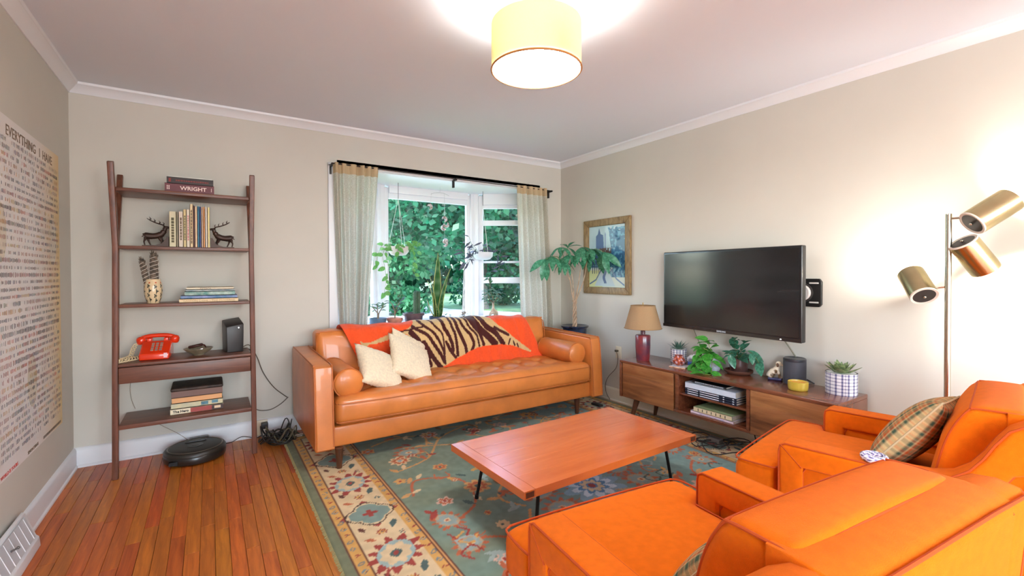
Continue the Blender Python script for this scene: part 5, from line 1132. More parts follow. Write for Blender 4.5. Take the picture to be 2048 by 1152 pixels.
# smart speaker
ss = thing('smart_speaker', 'dark grey rounded smart speaker on the media console', 'speaker', (3.155, 1.485, KT), R_(12)); 
b = B(); b.rbox((0, 0, .082), (.118, .112, .150), .0, (2, 2, 2)) if False else b.lathe([(.072, .006), (.074, .012), (.075, .148)], 44, sx=1, sy=.86); b.build('grille', M('charcoal_mesh', (64, 66, 74), .55, bump=.5, bscale=700, bdist=.002), ss, angle=50)
b = B(); b.lathe([(.075, .148), (.076, .152), (.075, .162), (.070, .166), (.066, .163), (.0, .163)], 44, sx=1, sy=.86); b.build('top_rim', M('black_satin', (36, 38, 46), .3, coat=.3), ss, angle=40)
b = B(); b.lathe([(.070, 0), (.072, .006)], 44, sx=1, sy=.86); b.build('foot', M('black_satin', (36, 38, 46), .3), ss)
b = B(); b.tube(spline([(.03, -.062, .03), (.045, -.075, .02), (.05, -.10, .006)], 5), .004, 6); b.build('power_cord', m_bp, ss)
# yellow bowl
yb = thing('yellow_candle_bowl', 'small yellow ceramic bowl candle in front of the smart speaker', 'candle bowl', (3.0, 1.392, KT)); b = B(); b.lathe([(.046, 0), (.052, .005), (.0545, .02), (.055, .052), (.052, .0535), (.050, .044), (.0, .044)], 40); b.build('bowl', M('mustard_glaze', (196, 168, 60), .4, coat=.2), yb, angle=50); b = B(); b.lathe([(.049, .0445), (.0, .0455)], 30); b.build('wax', M('amber_wax', (226, 160, 60), .4), yb)
# ---- trailing plant group on the console
m_pothos = LEAF('pothos_leaf', (40, 130, 40), (96, 176, 70), .25, .3, 5); m_hoya = LEAF('jade_leaf', (36, 92, 70), (84, 150, 120), .2, .25, 5)
hp = lambda t: .34*math.sin(PI*min(.985, .12+t*.88))**.75*(1-.25*t)+.004
def trail_plant(name, label, loc, pot, stems, mat, seed, lsize=.06, stemcol=(120, 150, 70), droop=.35, prof=hp, leaves_per=5, spread=.5, cat='potted plant', stemr=.0018):
    t = thing(name, label, cat, loc); rr = random.Random(seed); pot(t)
    me = leaf_mesh('trail_leaf', mat, prof, 6, .3, droop); ms = M('stem_%d_%d_%d' % stemcol, stemcol, .6)
    for st in stems:
        q = [Vector((v.x, v.y*(.6 if v.y > 0 else 1), v.z)) for v in spline(st, 6)]; b = B(); b.tube(q, stemr, 5); b.build('stem', ms, t)
        n = len(q)
        for k in range(leaves_per):
            i = int((k+1)/leaves_per*(n-2)); p_ = q[i]; d = (q[i+1]-q[i]).normalized(); side = d.cross(Vector((0, 0, 1)))
            if side.length < .1: side = Vector((1, 0, 0))
            side.normalize(); s = 1 if k % 2 else -1; dd = (d*.5+side*s*spread+Vector((rr.uniform(-.4, .4), rr.uniform(-.4, .4), rr.uniform(-.3, .25)))).normalized()
            place('leaf', me, t, p_, dd, (rr.uniform(-.3, .3)-.35, rr.uniform(-.3, .3), 1), lsize*rr.uniform(.75, 1.25), 1, world=False)
    return t
def pot_brown(t):
    b = B(); b.lathe([(.048, .014), (.056, .02), (.062, .07), (.066, .112), (.064, .114), (.058, .105), (.0, .10)], 32); b.build('pot', M('brown_glaze_pot', (84, 58, 54), .35, var=.2, vscale=14, coat=.3), t, angle=50)
    b = B(); b.lathe([(.070, 0), (.092, .018), (.094, .030), (.090, .030), (.085, .018), (.0, .014)], 36); b.build('saucer', M('clay_saucer', (96, 60, 46), .5), t, angle=50)
trail_plant('potted_hoya', 'glossy broad-leaved plant in a brown glazed pot and clay saucer on the console', (3.135, 1.85, KT), pot_brown,
    [[(0, 0, .10), (-.01, .03, .17), (-.02, .07, .20)], [(0, 0, .10), (.0, -.02, .18), (-.005, -.04, .235)], [(0, 0, .1), (-.02, .01, .19), (-.03, .03, .25)], [(0, 0, .1), (-.02, -.06, .17), (-.03, -.12, .16), (-.04, -.17, .10)], [(0, 0, .1), (-.05, .03, .15), (-.08, .05, .13)]], m_hoya, 4, .098, (90, 110, 60), .25, lambda t_: .25*math.sin(PI*min(.98, .06+t_*.93))**.8+.004, 6, .7)
def pot_white(t):
    b = B(); b.lathe([(.036, 0), (.042, .01), (.050, .07), (.052, .10), (.049, .10), (.044, .09), (.0, .088)], 30); b.build('pot', M('blue_white_glaze', (206, 214, 230), .3, var=.12, vscale=30, coat=.3), t, angle=50)
trail_plant('potted_pothos', 'bright green trailing pothos spilling over the console edge from a white pot', (3.10, 2.02, KT), pot_white,
    [[(0, 0, .09), (-.04, .05, .15), (-.06, .11, .14), (-.08, .15, .08), (-.09, .17, .03)], [(0, 0, .09), (-.06, -.0, .13), (-.10, .03, .09), (-.14, .02, .03), (-.18, -.03, .01)], [(0, 0, .09), (-.05, .08, .16), (-.04, .15, .16)], [(0, 0, .09), (-.07, -.04, .11), (-.12, -.06, .05), (-.17, -.09, .008), (-.20, -.05, .006)], [(0, 0, .09), (-.03, .04, .19), (-.02, .07, .22)], [(0, 0, .09), (-.06, .06, .10), (-.11, .09, .06), (-.14, .10, .02)]], m_pothos, 6, .088, (150, 160, 80), .3, hp, 7, .8)
# outlet, plug and lead by the console
ow = outlet('wall_outlet', 'ivory wall outlet plate between the sofa arm and the console', (XR, 3.105, .475), 'x')
pl_ = thing('lamp_plug', 'dark plug with thin cord trailing down to the baseboard', 'plug', (XR-.006, 3.115, .49)); b = B(); b.rbox((-.014, 0, 0), (.028, .028, .02), .005, (3, 3, 3)); b.build('plug', M('brown_plug', (88, 76, 58), .5), pl_)
b = B(); b.tube(spline([(-.025, -.01, -.005), (-.03, -.03, -.06), (-.02, .0, -.16), (-.03, .09, -.26), (-.03, .13, -.34), (-.035, .115, -.42), (-.04, .06, -.475)], 7), .0028, 6); b.build('cord', M('grey_wire', (96, 84, 72), .5), pl_)
pb = thing('floor_cables', 'dark cables and adapters lying under the media console', 'cables', (3.0, 1.98, 0)); b = B(); rr = random.Random(4)
for k in range(4):
    q = [(.10*math.cos(2*PI*i/24+k)*(1+.3*k)-.02, .14*math.sin(2*PI*i/24)+rr.uniform(-.005, .005)-.05*k, .014+.03*abs(math.sin(i*.4+k))) for i in range(24)]; b = B(); b.tube(q, .0038, 6, closed=True); b.build('cable_loop', m_cab, pb)
b = B(); b.rbox((.02, -.02, .03), (.06, .10, .035), .008, (3, 3, 3)); b.build('adapter', M('grey_adapter', (110, 104, 98), .5), pb)
b = B(); b.tube(spline([(.02, -.30, .19), (.0, -.33, .12), (-.04, -.38, .05), (-.06, -.50, .016), (-.05, -.7, .014)], 6), .004, 6); b.build('lead', m_cab, pb)
b = B(); b.rbox((-.03, 0, .024), (.05, .11, .02), .006, (3, 3, 3)); o = b.build('foot_switch', m_bp); o.location = (2.99, 3.10, 0); tag(o, 'small black inline switch on the floor by the sofa foot', 'switch')
# ================================================================ FRAMED PICTURE
pf_ = thing('framed_picture', 'framed blue landscape print with tower hanging beside the money tree', 'picture', (XR, 3.255, 1.40)); m_frame = WOOD('worn_frame_wood', (104, 78, 42), (156, 128, 84), (8, 8, 3), .5, .1, 4)
FY0, FY1, FZ0, FZ1, fw = 2.938, 3.568, 1.026, 1.76, .066
def fr(poly):
    b = B(); b.prism(poly, 'x', XR-.030, XR-.004); W(b, 'frame_rail', m_frame, pf_, bevel=.005)
fr([(FY0, FZ0), (FY1, FZ0), (FY1-fw, FZ0+fw), (FY0+fw, FZ0+fw)]); fr([(FY0, FZ1), (FY1, FZ1), (FY1-fw, FZ1-fw), (FY0+fw, FZ1-fw)]); fr([(FY0, FZ0), (FY0, FZ1), (FY0+fw, FZ1-fw), (FY0+fw, FZ0+fw)]); fr([(FY1, FZ0), (FY1, FZ1), (FY1-fw, FZ1-fw), (FY1-fw, FZ0+fw)])
nu, nv = 150, 190; U, V = np.meshgrid(np.linspace(0, 1, nu), np.linspace(0, 1, nv)); G = lambda *c: np.array(L3(c))
A = np.zeros((nv, nu, 3)); A[:] = G(176, 200, 206); A += (vnoise(U*6, V*4, 3)-.5)[..., None]*.15
def pp(mask, c): A[mask] = c
n1 = vnoise(U*26, V*34, 1); n2 = vnoise(U*9, V*9, 2)
pp(V < .30, G(196, 206, 196)); pp((V < .27) & (U < .38), G(196, 204, 150))
pp(inpoly(U, V, [(.2, .62), (.2, .84), (.25, .87), (.29, .97), (.33, .87), (.40, .85), (.42, .62)]), G(84, 110, 150)); pp(inpoly(U, V, [(.44, .62), (.44, .86), (.46, .9), (.48, .86), (.48, .62)]), G(110, 130, 160))
tr = (U+.12*(n2-.5) > .62-.25*(V-.5)*(V > .5)) & (V > .16) & (V+.1*n1 < 1.0); pp(tr & (n1 > .35), G(50, 104, 140)); pp(tr & (n1 <= .35), G(100, 160, 184))
mid = (V+.08*(n2-.5) < .56) & (V > .32); pp(mid & (n1 > .4), G(44, 92, 130)); pp(mid & (n1 <= .4), G(86, 140, 170)); pp((V < .64) & (V > .55) & (U > .3) & (U < .62) & (n1 > .3), G(92, 70, 62))
pp(inpoly(U, V, [(.40, .34), (.50, .34), (.72, .02), (.16, .02)]), G(176, 196, 206)); pp((abs(U-.44-.02*np.sin(V*30)) < .035) & (V < .36) & (V > .06), G(74, 96, 140)); 
for uu in (.1, .16, .22, .28): pp((abs(U-uu) < .008) & (V < .42) & (V > .22), G(50, 64, 88))
pp((nearline(U, V, [(.02, .05), (.2, .12), (.36, .3)]) < .012), G(80, 104, 140)); pp((nearline(U, V, [(.95, .04), (.75, .14), (.6, .3)]) < .012), G(90, 120, 160))
b = B(); idx = np.arange(nu*nv).reshape(nv, nu); yy = FY1-fw-(FY1-FY0-2*fw)*U; zz = FZ0+fw+(FZ1-FZ0-2*fw)*V
b.add(np.stack([np.full(U.shape, XR-.010), yy, zz], -1).reshape(-1, 3).tolist(), np.stack([idx[:-1, :-1], idx[1:, :-1], idx[1:, 1:], idx[:-1, 1:]], -1).reshape(-1, 4).tolist(), np.clip(A, 0, 1).reshape(-1, 3).tolist())
W(b, 'print', ATTR('art_print', .45, coat=.3), pf_, recalc=False)
b = B(); b.box(XR-.009, XR-.001, FY0+.02, FY1-.02, FZ0+.02, FZ1-.02); W(b, 'backing', M('cardboard', (150, 120, 90), .9), pf_)
# ================================================================ MONEY TREE on a stand
mx_, my_ = 3.065, 3.53
st_ = thing('plant_stand', 'dark wooden plant stand holding the money tree behind the sofa arm', 'plant stand', (mx_, my_, 0)); b = B(); b.lathe([(.13, .44), (.13, .462)], 28); b.build('top', m_wal, st_)
for k in range(4): a = k*PI/2+.6; b = B(); b.tube([(.10*math.cos(a), .10*math.sin(a), .44), (.12*math.cos(a), .12*math.sin(a), .01)], [.016, .011], 10); b.build('leg', m_walv, st_)
mt2 = thing('money_tree', 'braided money tree with drooping green leaves in a navy glazed pot', 'potted plant', (mx_, my_, .462)); m_navy = M('navy_pot_glaze', (34, 44, 66), .22, coat=.5, var=.3, vscale=20)
b = B(); b.lathe([(.085, 0), (.10, .02), (.116, .13), (.120, .215), (.138, .228), (.14, .242), (.132, .245), (.112, .236), (.0, .225)], 40); b.build('pot', m_navy, mt2, angle=50)
b = B(); b.lathe([(.112, .228), (.0, .234)], 28); b.build('soil', M('soil', (52, 40, 32), .95, bump=.6, bscale=60), mt2)
m_trk = M('pale_bark', (176, 150, 124), .8, var=.15, vscale=20, bump=.3, bscale=60)
for k in range(3):
    b = B(); q = []
    for i in range(34): s_ = i/33; a = s_*2*PI*1.7+k*2*PI/3; rad = .016*(1-.3*s_)*(1+1.1*max(0, s_-.85)*4); q.append((rad*math.cos(a), rad*math.sin(a), .225+.27*s_))
    b.tube(q, [.0105-.002*i/33 for i in range(34)], 9); b.build('trunk', m_trk, mt2)
tops = []
for sx, sy, zt, kx in ((-.15, .0, .86, -.07), (-.05, .0, .82, -.03), (.05, -.05, .90, .03), (.07, -.12, .94, .05)):
    b = B(); q = spline([(kx*.1, 0, .46), (kx*.5, sy*.3, .57), (kx*.9, sy*.7, .70), (sx*.8, sy, zt-.06)], 6); b.tube(q, [.007-.0035*i/len(q) for i in range(len(q))], 8); b.build('branch', m_trk, mt2); tops.append((q[-1], sx))
m_mon = LEAF('money_tree_leaf', (34, 112, 74), (104, 178, 142), .35, .3, 6)
me = leaf_mesh('money_leaf', m_mon, lambda t_: .17*math.sin(PI*min(.985, t_**1.25*.97+.02))**.9+.004, 8, .35, .45); rr = random.Random(8)
# (fan centre, main direction, leaf length)
fans = [((-.30, -.02, .93), (-1, -.2, .1), .16), ((-.21, -.04, 1.02), (-.6, -.6, .5), .15), ((-.14, -.08, .95), (-.2, -.9, .2), .16), ((-.09, .0, 1.02), (0, -.3, .9), .14), ((-.02, -.12, 1.02), (.2, -.9, .4), .15), ((.02, -.16, .95), (.3, -1, .1), .15), ((-.08, -.18, .96), (-.3, -.9, .2), .15), ((.02, -.22, 1.0), (.15, -1, .3), .15), ((-.22, -.1, .88), (-.5, -.8, -.2), .15), ((-.11, .03, .92), (-.8, .3, .2), .14)]
def fan(p_, d0, ln, n=5, dz=-.40):
    src = min(tops, key=lambda t_: (t_[0]-Vector(p_)).length)[0]; b = B(); b.tube(spline([src, (src+Vector(p_))/2+Vector((0, 0, .03)), p_], 4), .0026, 5); b.build('petiole', M('petiole_green', (110, 140, 80), .5), mt2)
    d0 = Vector(d0).normalized(); s_ = d0.cross(Vector((0, 0, 1))).normalized()
    for k in range(n):
        a = (k-(n-1)/2)*.72; d = (d0*math.cos(a)+s_*math.sin(a)+Vector((0, 0, dz+rr.uniform(-.25, .15)))).normalized(); l_ = ln*rr.uniform(.8, 1.15)
        tip = mx_+p_[0]+d.x*l_
        if tip > XR-.03: d = Vector((d.x*.3, d.y, d.z)).normalized()
        place('leaf', me, mt2, p_, d, (0, 0, 1), l_, 1, world=False)
for p_, d0, ln in fans: fan(p_, d0, ln)
# low spread of long leaflets hanging before the picture
p_ = (.05, -.36, .965); b = B(); b.tube(spline([tops[3][0], (.04, -.24, 1.0), p_], 4), .003, 5); b.build('petiole', MATS['petiole_green'], mt2)
for d in ((-.1, .55, -.75), (-.15, .15, -1), (.1, -.85, -.50), (-.3, -.45, -.7)): place('leaf', me, mt2, p_, d, (-.8, -.4, .5), .20, 1, world=False)
p_ = (-.37, .0, .90); b = B(); b.tube(spline([tops[0][0], (-.22, .0, .93), p_], 4), .003, 5); b.build('petiole', MATS['petiole_green'], mt2)
for d in ((-.45, -.3, -.85), (-.1, -.3, -1), (-.9, -.2, -.3)): place('leaf', me, mt2, p_, d, (-.5, -.7, .5), .19, 1, world=False)
# ================================================================ FLOOR LAMP
m_brass = M('brushed_brass', (186, 172, 132), .25, metal=1.0, var=.08, vscale=4); m_nick = M('nickel', (196, 190, 176), .25, metal=1.0)
LX, LY = 2.985, .708
fl_ = thing('floor_lamp', 'three-headed brass cylinder floor lamp standing behind the armchair', 'floor lamp', (LX, LY, 0))
b = B(); b.lathe([(.13, 0), (.132, .012), (.12, .02), (.02, .026), (.014, .04)], 40); b.build('base', m_nick, fl_, angle=40)
b = B(); b.tube([(0, 0, .02), (0, 0, 1.505)], .0125, 18); b.build('pole', m_nick, fl_)
b = B(); b.lathe([(.0125, 1.503), (.012, 1.508), (.001, 1.51)], 16); b.build('finial', m_nick, fl_)
def head(back, axis, ln, r, att, watt):
    """back = centre of the closed end; axis = pointing direction of the open end"""
    a = Vector(axis).normalized(); bk = Vector(back); m = a.to_track_quat('Z', 'Y').to_matrix()
    b = B(); b.lathe([(r*.80, .006), (r*.97, .004), (r, .012), (r, ln), (r-.0022, ln), (r-.0022, .014), (r*.80, .012)], 40, bk, m, close=True); sh = b.build('shade', m_brass, fl_, angle=40)
    b = B(); b.lathe([(r*.8, .003), (r*.8, .0055)], 30, bk, m); b.build('end_cap', M('lamp_black', (42, 34, 32), .45), sh)
    b = B(); b.lathe([(r*.97, .0), (r, .004), (r*.98, .008), (r*.80, .006), (r*.80, .002)], 40, bk, m, close=True); b.build('rim', M('pale_rim', (222, 208, 196), .35), sh)
    b = B(); b.sphere(bk+a*-.003, .007, 10, 8); b.build('knob', m_nick, sh)
    b = B(); b.lathe([(.014, .012), (.014, .05)], 14, bk, m); b.sphere(bk+a*(.085), (.03, .03, .034), 16, 10, m); b.build('bulb', M('lamp_bulb', (255, 240, 214), .4, emit=(255, 236, 200), estr=9), sh)
    b = B(); b.tube(spline([att, (Vector(att)+bk+a*.03)/2+Vector((0, 0, .006)), bk+a*.03], 4), .0055, 8); b.build('joint', m_nick, sh)
    l = bpy.data.lights.new('lamp_head_bulb', 'POINT'); l.energy = watt; l.color = (1, .96, .90); l.shadow_soft_size = .02
    lo = bpy.data.objects.new('lamp_head_bulb', l); C.objects.link(lo); lo.parent = fl_; lo.location = bk+a*min(ln-.015, .135)
head((-.01, .085, 1.118-.012), (.55, .48, .68), .165, .058, (0, .012, 1.155), 13)
head((-.005, -.05, 1.362+.01), (.48, -.38, -.79), .17, .058, (0, -.008, 1.335), 13)
head((-.02, -.084, 1.452), (.58, -.58, .58), .18, .060, (0, -.012, 1.485), 9)
# ================================================================ CEILING LIGHT
CLX, CLY = 1.205, 1.64
cl = thing('ceiling_light', 'drum ceiling light with yellow linen shade and glowing white diffuser', 'ceiling light', (CLX, CLY, ZC))
zb, ztp, r = 2.115-ZC, 2.315-ZC, .196
b = B(); b.lathe([(r, zb), (r, ztp), (r-.003, ztp), (r-.003, zb)], 72, close=True); b.build('shade', linen('drum_linen', (238, 220, 182), .45), cl, angle=60)
b = B(); b.tube([(r*math.cos(2*PI*i/64), r*math.sin(2*PI*i/64), zb+.003) for i in range(64)], .0045, 6, closed=True); b.build('lower_rim', M('drum_rim', (176, 116, 60), .7), cl)
b = B(); b.lathe([(r-.006, zb+.006), (r-.006, zb+.009), (.001, zb+.009)], 64); b.build('diffuser', M('drum_diffuser', (255, 252, 244), .5, emit=(243, 247, 255), estr=42), cl)
b = B(); b.lathe([(r-.005, zb+.012), (r-.005, zb+.016), (.001, zb+.016)], 64); b.build('glow_blocker_plate', M('white_enamel', (236, 234, 228), .6), cl)  # unseen opaque plate, added to keep the diffuser's glow off the shade
b = B(); b.tube([(0, 0, 0), (0, 0, ztp-.05)], .01, 12); b.lathe([(.06, -.02), (.065, 0)], 24); b.build('stem', m_nick, cl)
for k in range(3):
    a = k*2*PI/3; b = B(); b.tube([(0, 0, ztp-.01), ((r-.004)*math.cos(a), (r-.004)*math.sin(a), ztp-.006)], .0025, 6); b.build('spider_arm', m_nick, cl)
    b = B(); b.sphere((.075*math.cos(a+.5), .075*math.sin(a+.5), zb+.10), (.028, .028, .038), 14, 10); b.build('bulb', M('drum_bulb', (255, 248, 236), .5, emit=(255, 246, 230), estr=6), cl)
l = bpy.data.lights.new('ceiling_bulbs', 'POINT'); l.energy = 24; l.color = (1, .965, .92); l.shadow_soft_size = .05; lo = bpy.data.objects.new('ceiling_bulbs', l); C.objects.link(lo); lo.parent = cl; lo.location = (0, 0, zb+.13)
# ================================================================ CURTAINS
def curtain_mat():
    m, nt, bs = _new('curtain_linen'); n = _noise(nt, 90, 3, (1, 1, 7)); r = nt.nodes.new('ShaderNodeValToRGB'); r.color_ramp.elements[0].color = L4((188, 178, 160)); r.color_ramp.elements[1].color = L4((224, 220, 208))
    r.color_ramp.elements[0].position = .35; r.color_ramp.elements[1].position = .65; nt.links.new(n.outputs['Fac'], r.inputs[0]); nt.links.new(r.outputs[0], bs.inputs['Base Color']); bs.inputs['Roughness'].default_value = .9
    t = nt.nodes.new('ShaderNodeBsdfTranslucent'); nt.links.new(r.outputs[0], t.inputs[0]); mx = nt.nodes.new('ShaderNodeMixShader'); mx.inputs[0].default_value = .5
    nt.links.new(bs.outputs[0], mx.inputs[1]); nt.links.new(t.outputs[0], mx.inputs[2]); nt.links.new(mx.outputs[0], nt.nodes['Material Output'].inputs[0]); return m
m_cur = curtain_mat(); m_curh = M('curtain_header', (190, 166, 130), .9, bump=.3, bscale=200)
def curtain(label, xt0, xt1, xb0, xb1, folds, ph):
    t = thing('curtain', label, 'curtain', ((xt0+xt1)/2, YB-.07, .02), 0, 'linen window curtains')
    def f(z0, z1, off=0):
        def g(u, v):
            z_ = z0+(z1-z0)*v; s_ = (2.128-z_)/2.1; k = min(1, s_*1.55); a, c = xt0+(xb0-xt0)*k, xt1+(xb1-xt1)*k
            amp = .022+.014*min(1, s_*3); w_ = math.sin(u*folds*2*PI+ph+1.1*math.sin(u*7+ph)+.5*math.sin(s_*3+u*5)); y = YB-.072+amp*w_*(.7+.3*math.sin(u*11+ph*3))+off
            return (a+(c-a)*(u+.012*math.cos(u*folds*2*PI+ph)), y, z_)
        return g
    b = B(); b.grid(150, 60, f(.03, 2.055)); o = W(b, 'panel', m_cur, t, angle=179, recalc=False)
    b = B(); b.grid(150, 8, f(2.045, 2.128, -.003)); W(b, 'header_band', m_curh, t, angle=179, recalc=False)
curtain('gathered beige linen curtain beside the ladder desk end of the bay', .83, 1.20, .88, 1.10, 6, .4)
curtain('gathered beige linen curtain beside the money tree end of the bay', 2.615, 3.01, 2.66, 3.08, 6, 1.3)
rd = thing('curtain_rod', 'thin dark telescoping curtain rod above the bay window', 'curtain rod', (1.95, YB-.072, 2.118)); m_rod = M('dark_iron', (44, 38, 36), .45, metal=.5)
b = B(); b.tube([(.822, YB-.072, 2.12), (1.93, YB-.072, 2.117)], .0055, 10); W(b, 'rod', m_rod, rd); b = B(); b.tube([(1.90, YB-.072, 2.117), (3.075, YB-.072, 2.110)], .0045, 10); W(b, 'rod', m_rod, rd)
for x in (.825, 1.93, 3.06): b = B(); b.box(x-.008, x+.008, YB-.08, YB-.0, 2.098, 2.116); b.box(x-.008, x+.008, YB-.026, YB-.0, 2.04, 2.12); W(b, 'bracket', m_rod, rd, bevel=.002)
# ================================================================ PLANTS ON THE WINDOW SEAT
SZ = OZ0
def simple_pot(col, r0, r1, h, rim=.006, rough=.5, cid=None, rimh=.0):
    def f(t):
        b = B()
        pr = [(r0, 0), (r0+.003, .003), (r1, h-rimh)]
        if rimh: pr += [(r1+rim, h-rimh), (r1+rim+.002, h)]
        else: pr += [(r1+rim*.3, h-.003), (r1+rim*.3, h)]
        pr += [(r1-.006, h), (r1-.010, h-.012), (.0, h-.014)]
        b.lathe(pr, 32); b.build('pot', M(cid or 'pot_%d_%d_%d' % col, col, rough, var=.1, vscale=18), t, angle=45)
        b = B(); b.lathe([(r1-.009, h-.012), (.0, h-.008)], 20); b.build('soil', M('soil', (52, 40, 32), .95, bump=.6, bscale=60), t)
    return f
m_jade = LEAF('jade_green', (70, 110, 84), (140, 170, 130), .3); m_dkleaf = LEAF('dusky_leaf', (44, 74, 66), (92, 120, 100), .3)
oval = lambda t_: .26*math.sin(PI*min(.98, .04+t_*.95))**.8+.004
def bush(name, label, loc, pot, h0, stems, mat, seed, lsize, n, barkc=(128, 108, 84), prof=oval, sr=.006):
    t = thing(name, label, 'potted plant', loc); pot(t); rr = random.Random(seed); me = leaf_mesh('bush_leaf', mat, prof, 5, .35, .15); mb = M('bark_%d' % barkc[0], barkc, .85, bump=.3, bscale=80)
    for st in stems:
        q = spline(st, 5); b = B(); b.tube(q, [sr*(1-.6*i/len(q)) for i in range(len(q))], 7); b.build('stem', mb, t)
        for k in range(n):
            i = len(q)-1-int(rr.random()*len(q)*.45); d = Vector((rr.uniform(-1, 1), rr.uniform(-1, 1), rr.uniform(-.2, .9))); place('leaf', me, t, q[i], d, (0, -.4, 1), lsize*rr.uniform(.7, 1.2), 1, world=False)
    return t
bush('potted_jade', 'pale-leaved jade plant in a wide blue-grey pot by the curtain', (1.262, 4.14, SZ), simple_pot((88, 110, 130), .062, .076, .088), .09, [[(0, 0, .07), (.005, 0, .12), (-.03, .01, .17), (-.05, 0, .21)], [(0, 0, .07), (.01, 0, .13), (.03, -.01, .17), (.05, 0, .20)], [(0, 0, .08), (0, .01, .15), (-.005, .0, .22)]], m_jade, 1, .05, 7)
bush('potted_peperomia', 'dark-leaved branching plant in a terracotta pot on the window seat', (1.418, 4.14, SZ), simple_pot((196, 128, 104), .048, .066, .082, rimh=.026), .08, [[(0, 0, .07), (0, 0, .14), (-.02, .0, .2), (-.045, 0, .235)], [(0, 0, .07), (.01, 0, .15), (.04, 0, .21), (.07, 0, .245)], [(0, 0, .07), (.005, 0, .12), (.03, .01, .155)]], m_dkleaf, 2, .06, 6, prof=lambda t_: .17*math.sin(PI*min(.98, .04+t_*.95))+.003)
ca = thing('potted_cactus', 'tall ribbed cactus in a brown glazed pot on the window seat', 'potted plant', (1.605, 4.15, SZ)); simple_pot((92, 72, 76), .070, .088, .118, rim=.012, rough=.3, cid='brown_violet_glaze', rimh=.024)(ca)
def cact(u, v): 
    r_ = .028*(1+.16*math.cos(u*2*PI*9))*(math.sqrt(max(0, 1-((v-.9)/.1)**2)) if v > .9 else 1)+.0004; return (.032+r_*math.cos(2*PI*u), r_*math.sin(2*PI*u), .105+.225*v)
b = B(); b.grid(72, 24, cact, cu=True); b.build('column', M('cactus_green', (52, 84, 60), .6, var=.12, vscale=30), ca, angle=179)
b = B(); rr = random.Random(3)
for k in range(9):
    for j in range(14): a = 2*PI*k/9; q = Vector((.032+.0325*math.cos(a), .0325*math.sin(a), .115+j*.014)); b.tube([q, q+Vector((math.cos(a)*.008, math.sin(a)*.008, rr.uniform(-.003, .005)))], [.0009, .0003], 3)
o = b.build('spines', M('spine_cream', (216, 206, 170), .6), ca); o['kind'] = 'stuff'
# snake plant with separate leaves
sn = thing('snake_plant', 'tall snake plant with yellow-edged sword leaves in a dark blue pot', 'potted plant', (1.845, 4.15, SZ)); simple_pot((62, 78, 104), .066, .078, .075, cid='dark_blue_pot')(sn)
def sword(base, tip, w, bend, twist, seed):
    base, tip = Vector(base), Vector(tip); d = tip-base; ln = d.length; n = 16; rows = []; b = B(); side0 = Vector((math.cos(twist), math.sin(twist), 0)); cols = []
    e_, m_, g_ = L3((186, 190, 110)), L3((44, 92, 44)), L3((88, 124, 84))
    for i in range(n+1):
        s_ = i/n; c = base+d*s_+Vector(bend)*4*s_*(1-s_); ww = w*(.55+.55*math.sin(PI*min(1, s_*1.05)**.8))*(1-s_**6)+.0008; sd = (Matrix.Rotation(.5*s_, 3, 'Z') @ side0); nr = sd.cross(d.normalized())
        for k, q in enumerate((-1, -.78, -.3, .3, .78, 1)): rows.append(c+sd*ww*q+nr*.25*ww*q*q); cols.append(e_ if k in (0, 5) else (m_ if (i+seed) % 3 else g_))
    b.add(rows, [(i*6+k, i*6+k+1, (i+1)*6+k+1, (i+1)*6+k) for i in range(n) for k in range(5)], cols); o = b.build('leaf', ATTR('snake_leaf', .4), sn, angle=179, recalc=False); md = o.modifiers.new('t', 'SOLIDIFY'); md.thickness = .003
for i, (bx_, by_, tx_, ty_, tz_, w_, bn) in enumerate([(.0, 0, .015, 0, .69, .042, (-.01, 0, 0)), (.02, -.01, .14, -.02, .54, .024, (-.03, 0, 0)), (.03, .01, .12, .02, .38, .026, (-.02, 0, 0)), (-.02, 0, -.10, .0, .42, .025, (.02, 0, 0)), (-.01, -.02, -.085, -.03, .46, .026, (.01, 0, 0)), (-.03, -.01, -.11, -.02, .24, .026, (-.015, 0, 0)), (.01, .02, .03, .03, .34, .018, (.0, 0, 0)), (-.02, .02, -.03, .02, .33, .017, (-.01, 0, 0)), (.03, -.02, .05, -.02, .26, .016, (0, 0, 0)), (0, -.02, -.03, -.03, .20, .018, (0, 0, 0))]): sword((bx_, by_, .06), (tx_, ty_, tz_), w_, bn, .2*i, i)
bush('potted_sprouts', 'small grey-blue planter with short pale sprouts on the window seat', (1.985, 4.20, SZ), simple_pot((126, 140, 156), .045, .05, .045), .05, [[(-.01, 0, .03), (-.015, 0, .07), (-.02, 0, .085)], [(.02, 0, .03), (.025, 0, .06), (.03, 0, .075)]], m_jade, 5, .022, 5, sr=.002)
bush('potted_kalanchoe', 'small reddish succulent in a white ribbed pot on the window seat', (2.125, 4.13, SZ), simple_pot((206, 200, 192), .034, .044, .058), .05, [[(0, 0, .04), (0, 0, .075), (-.02, 0, .095)], [(0, 0, .04), (.01, 0, .075), (.028, 0, .10)], [(0, 0, .04), (-.01, 0, .07), (-.035, 0, .075)]], LEAF('bronze_leaf', (110, 92, 76), (160, 140, 110), .2), 6, .036, 5, sr=.003)
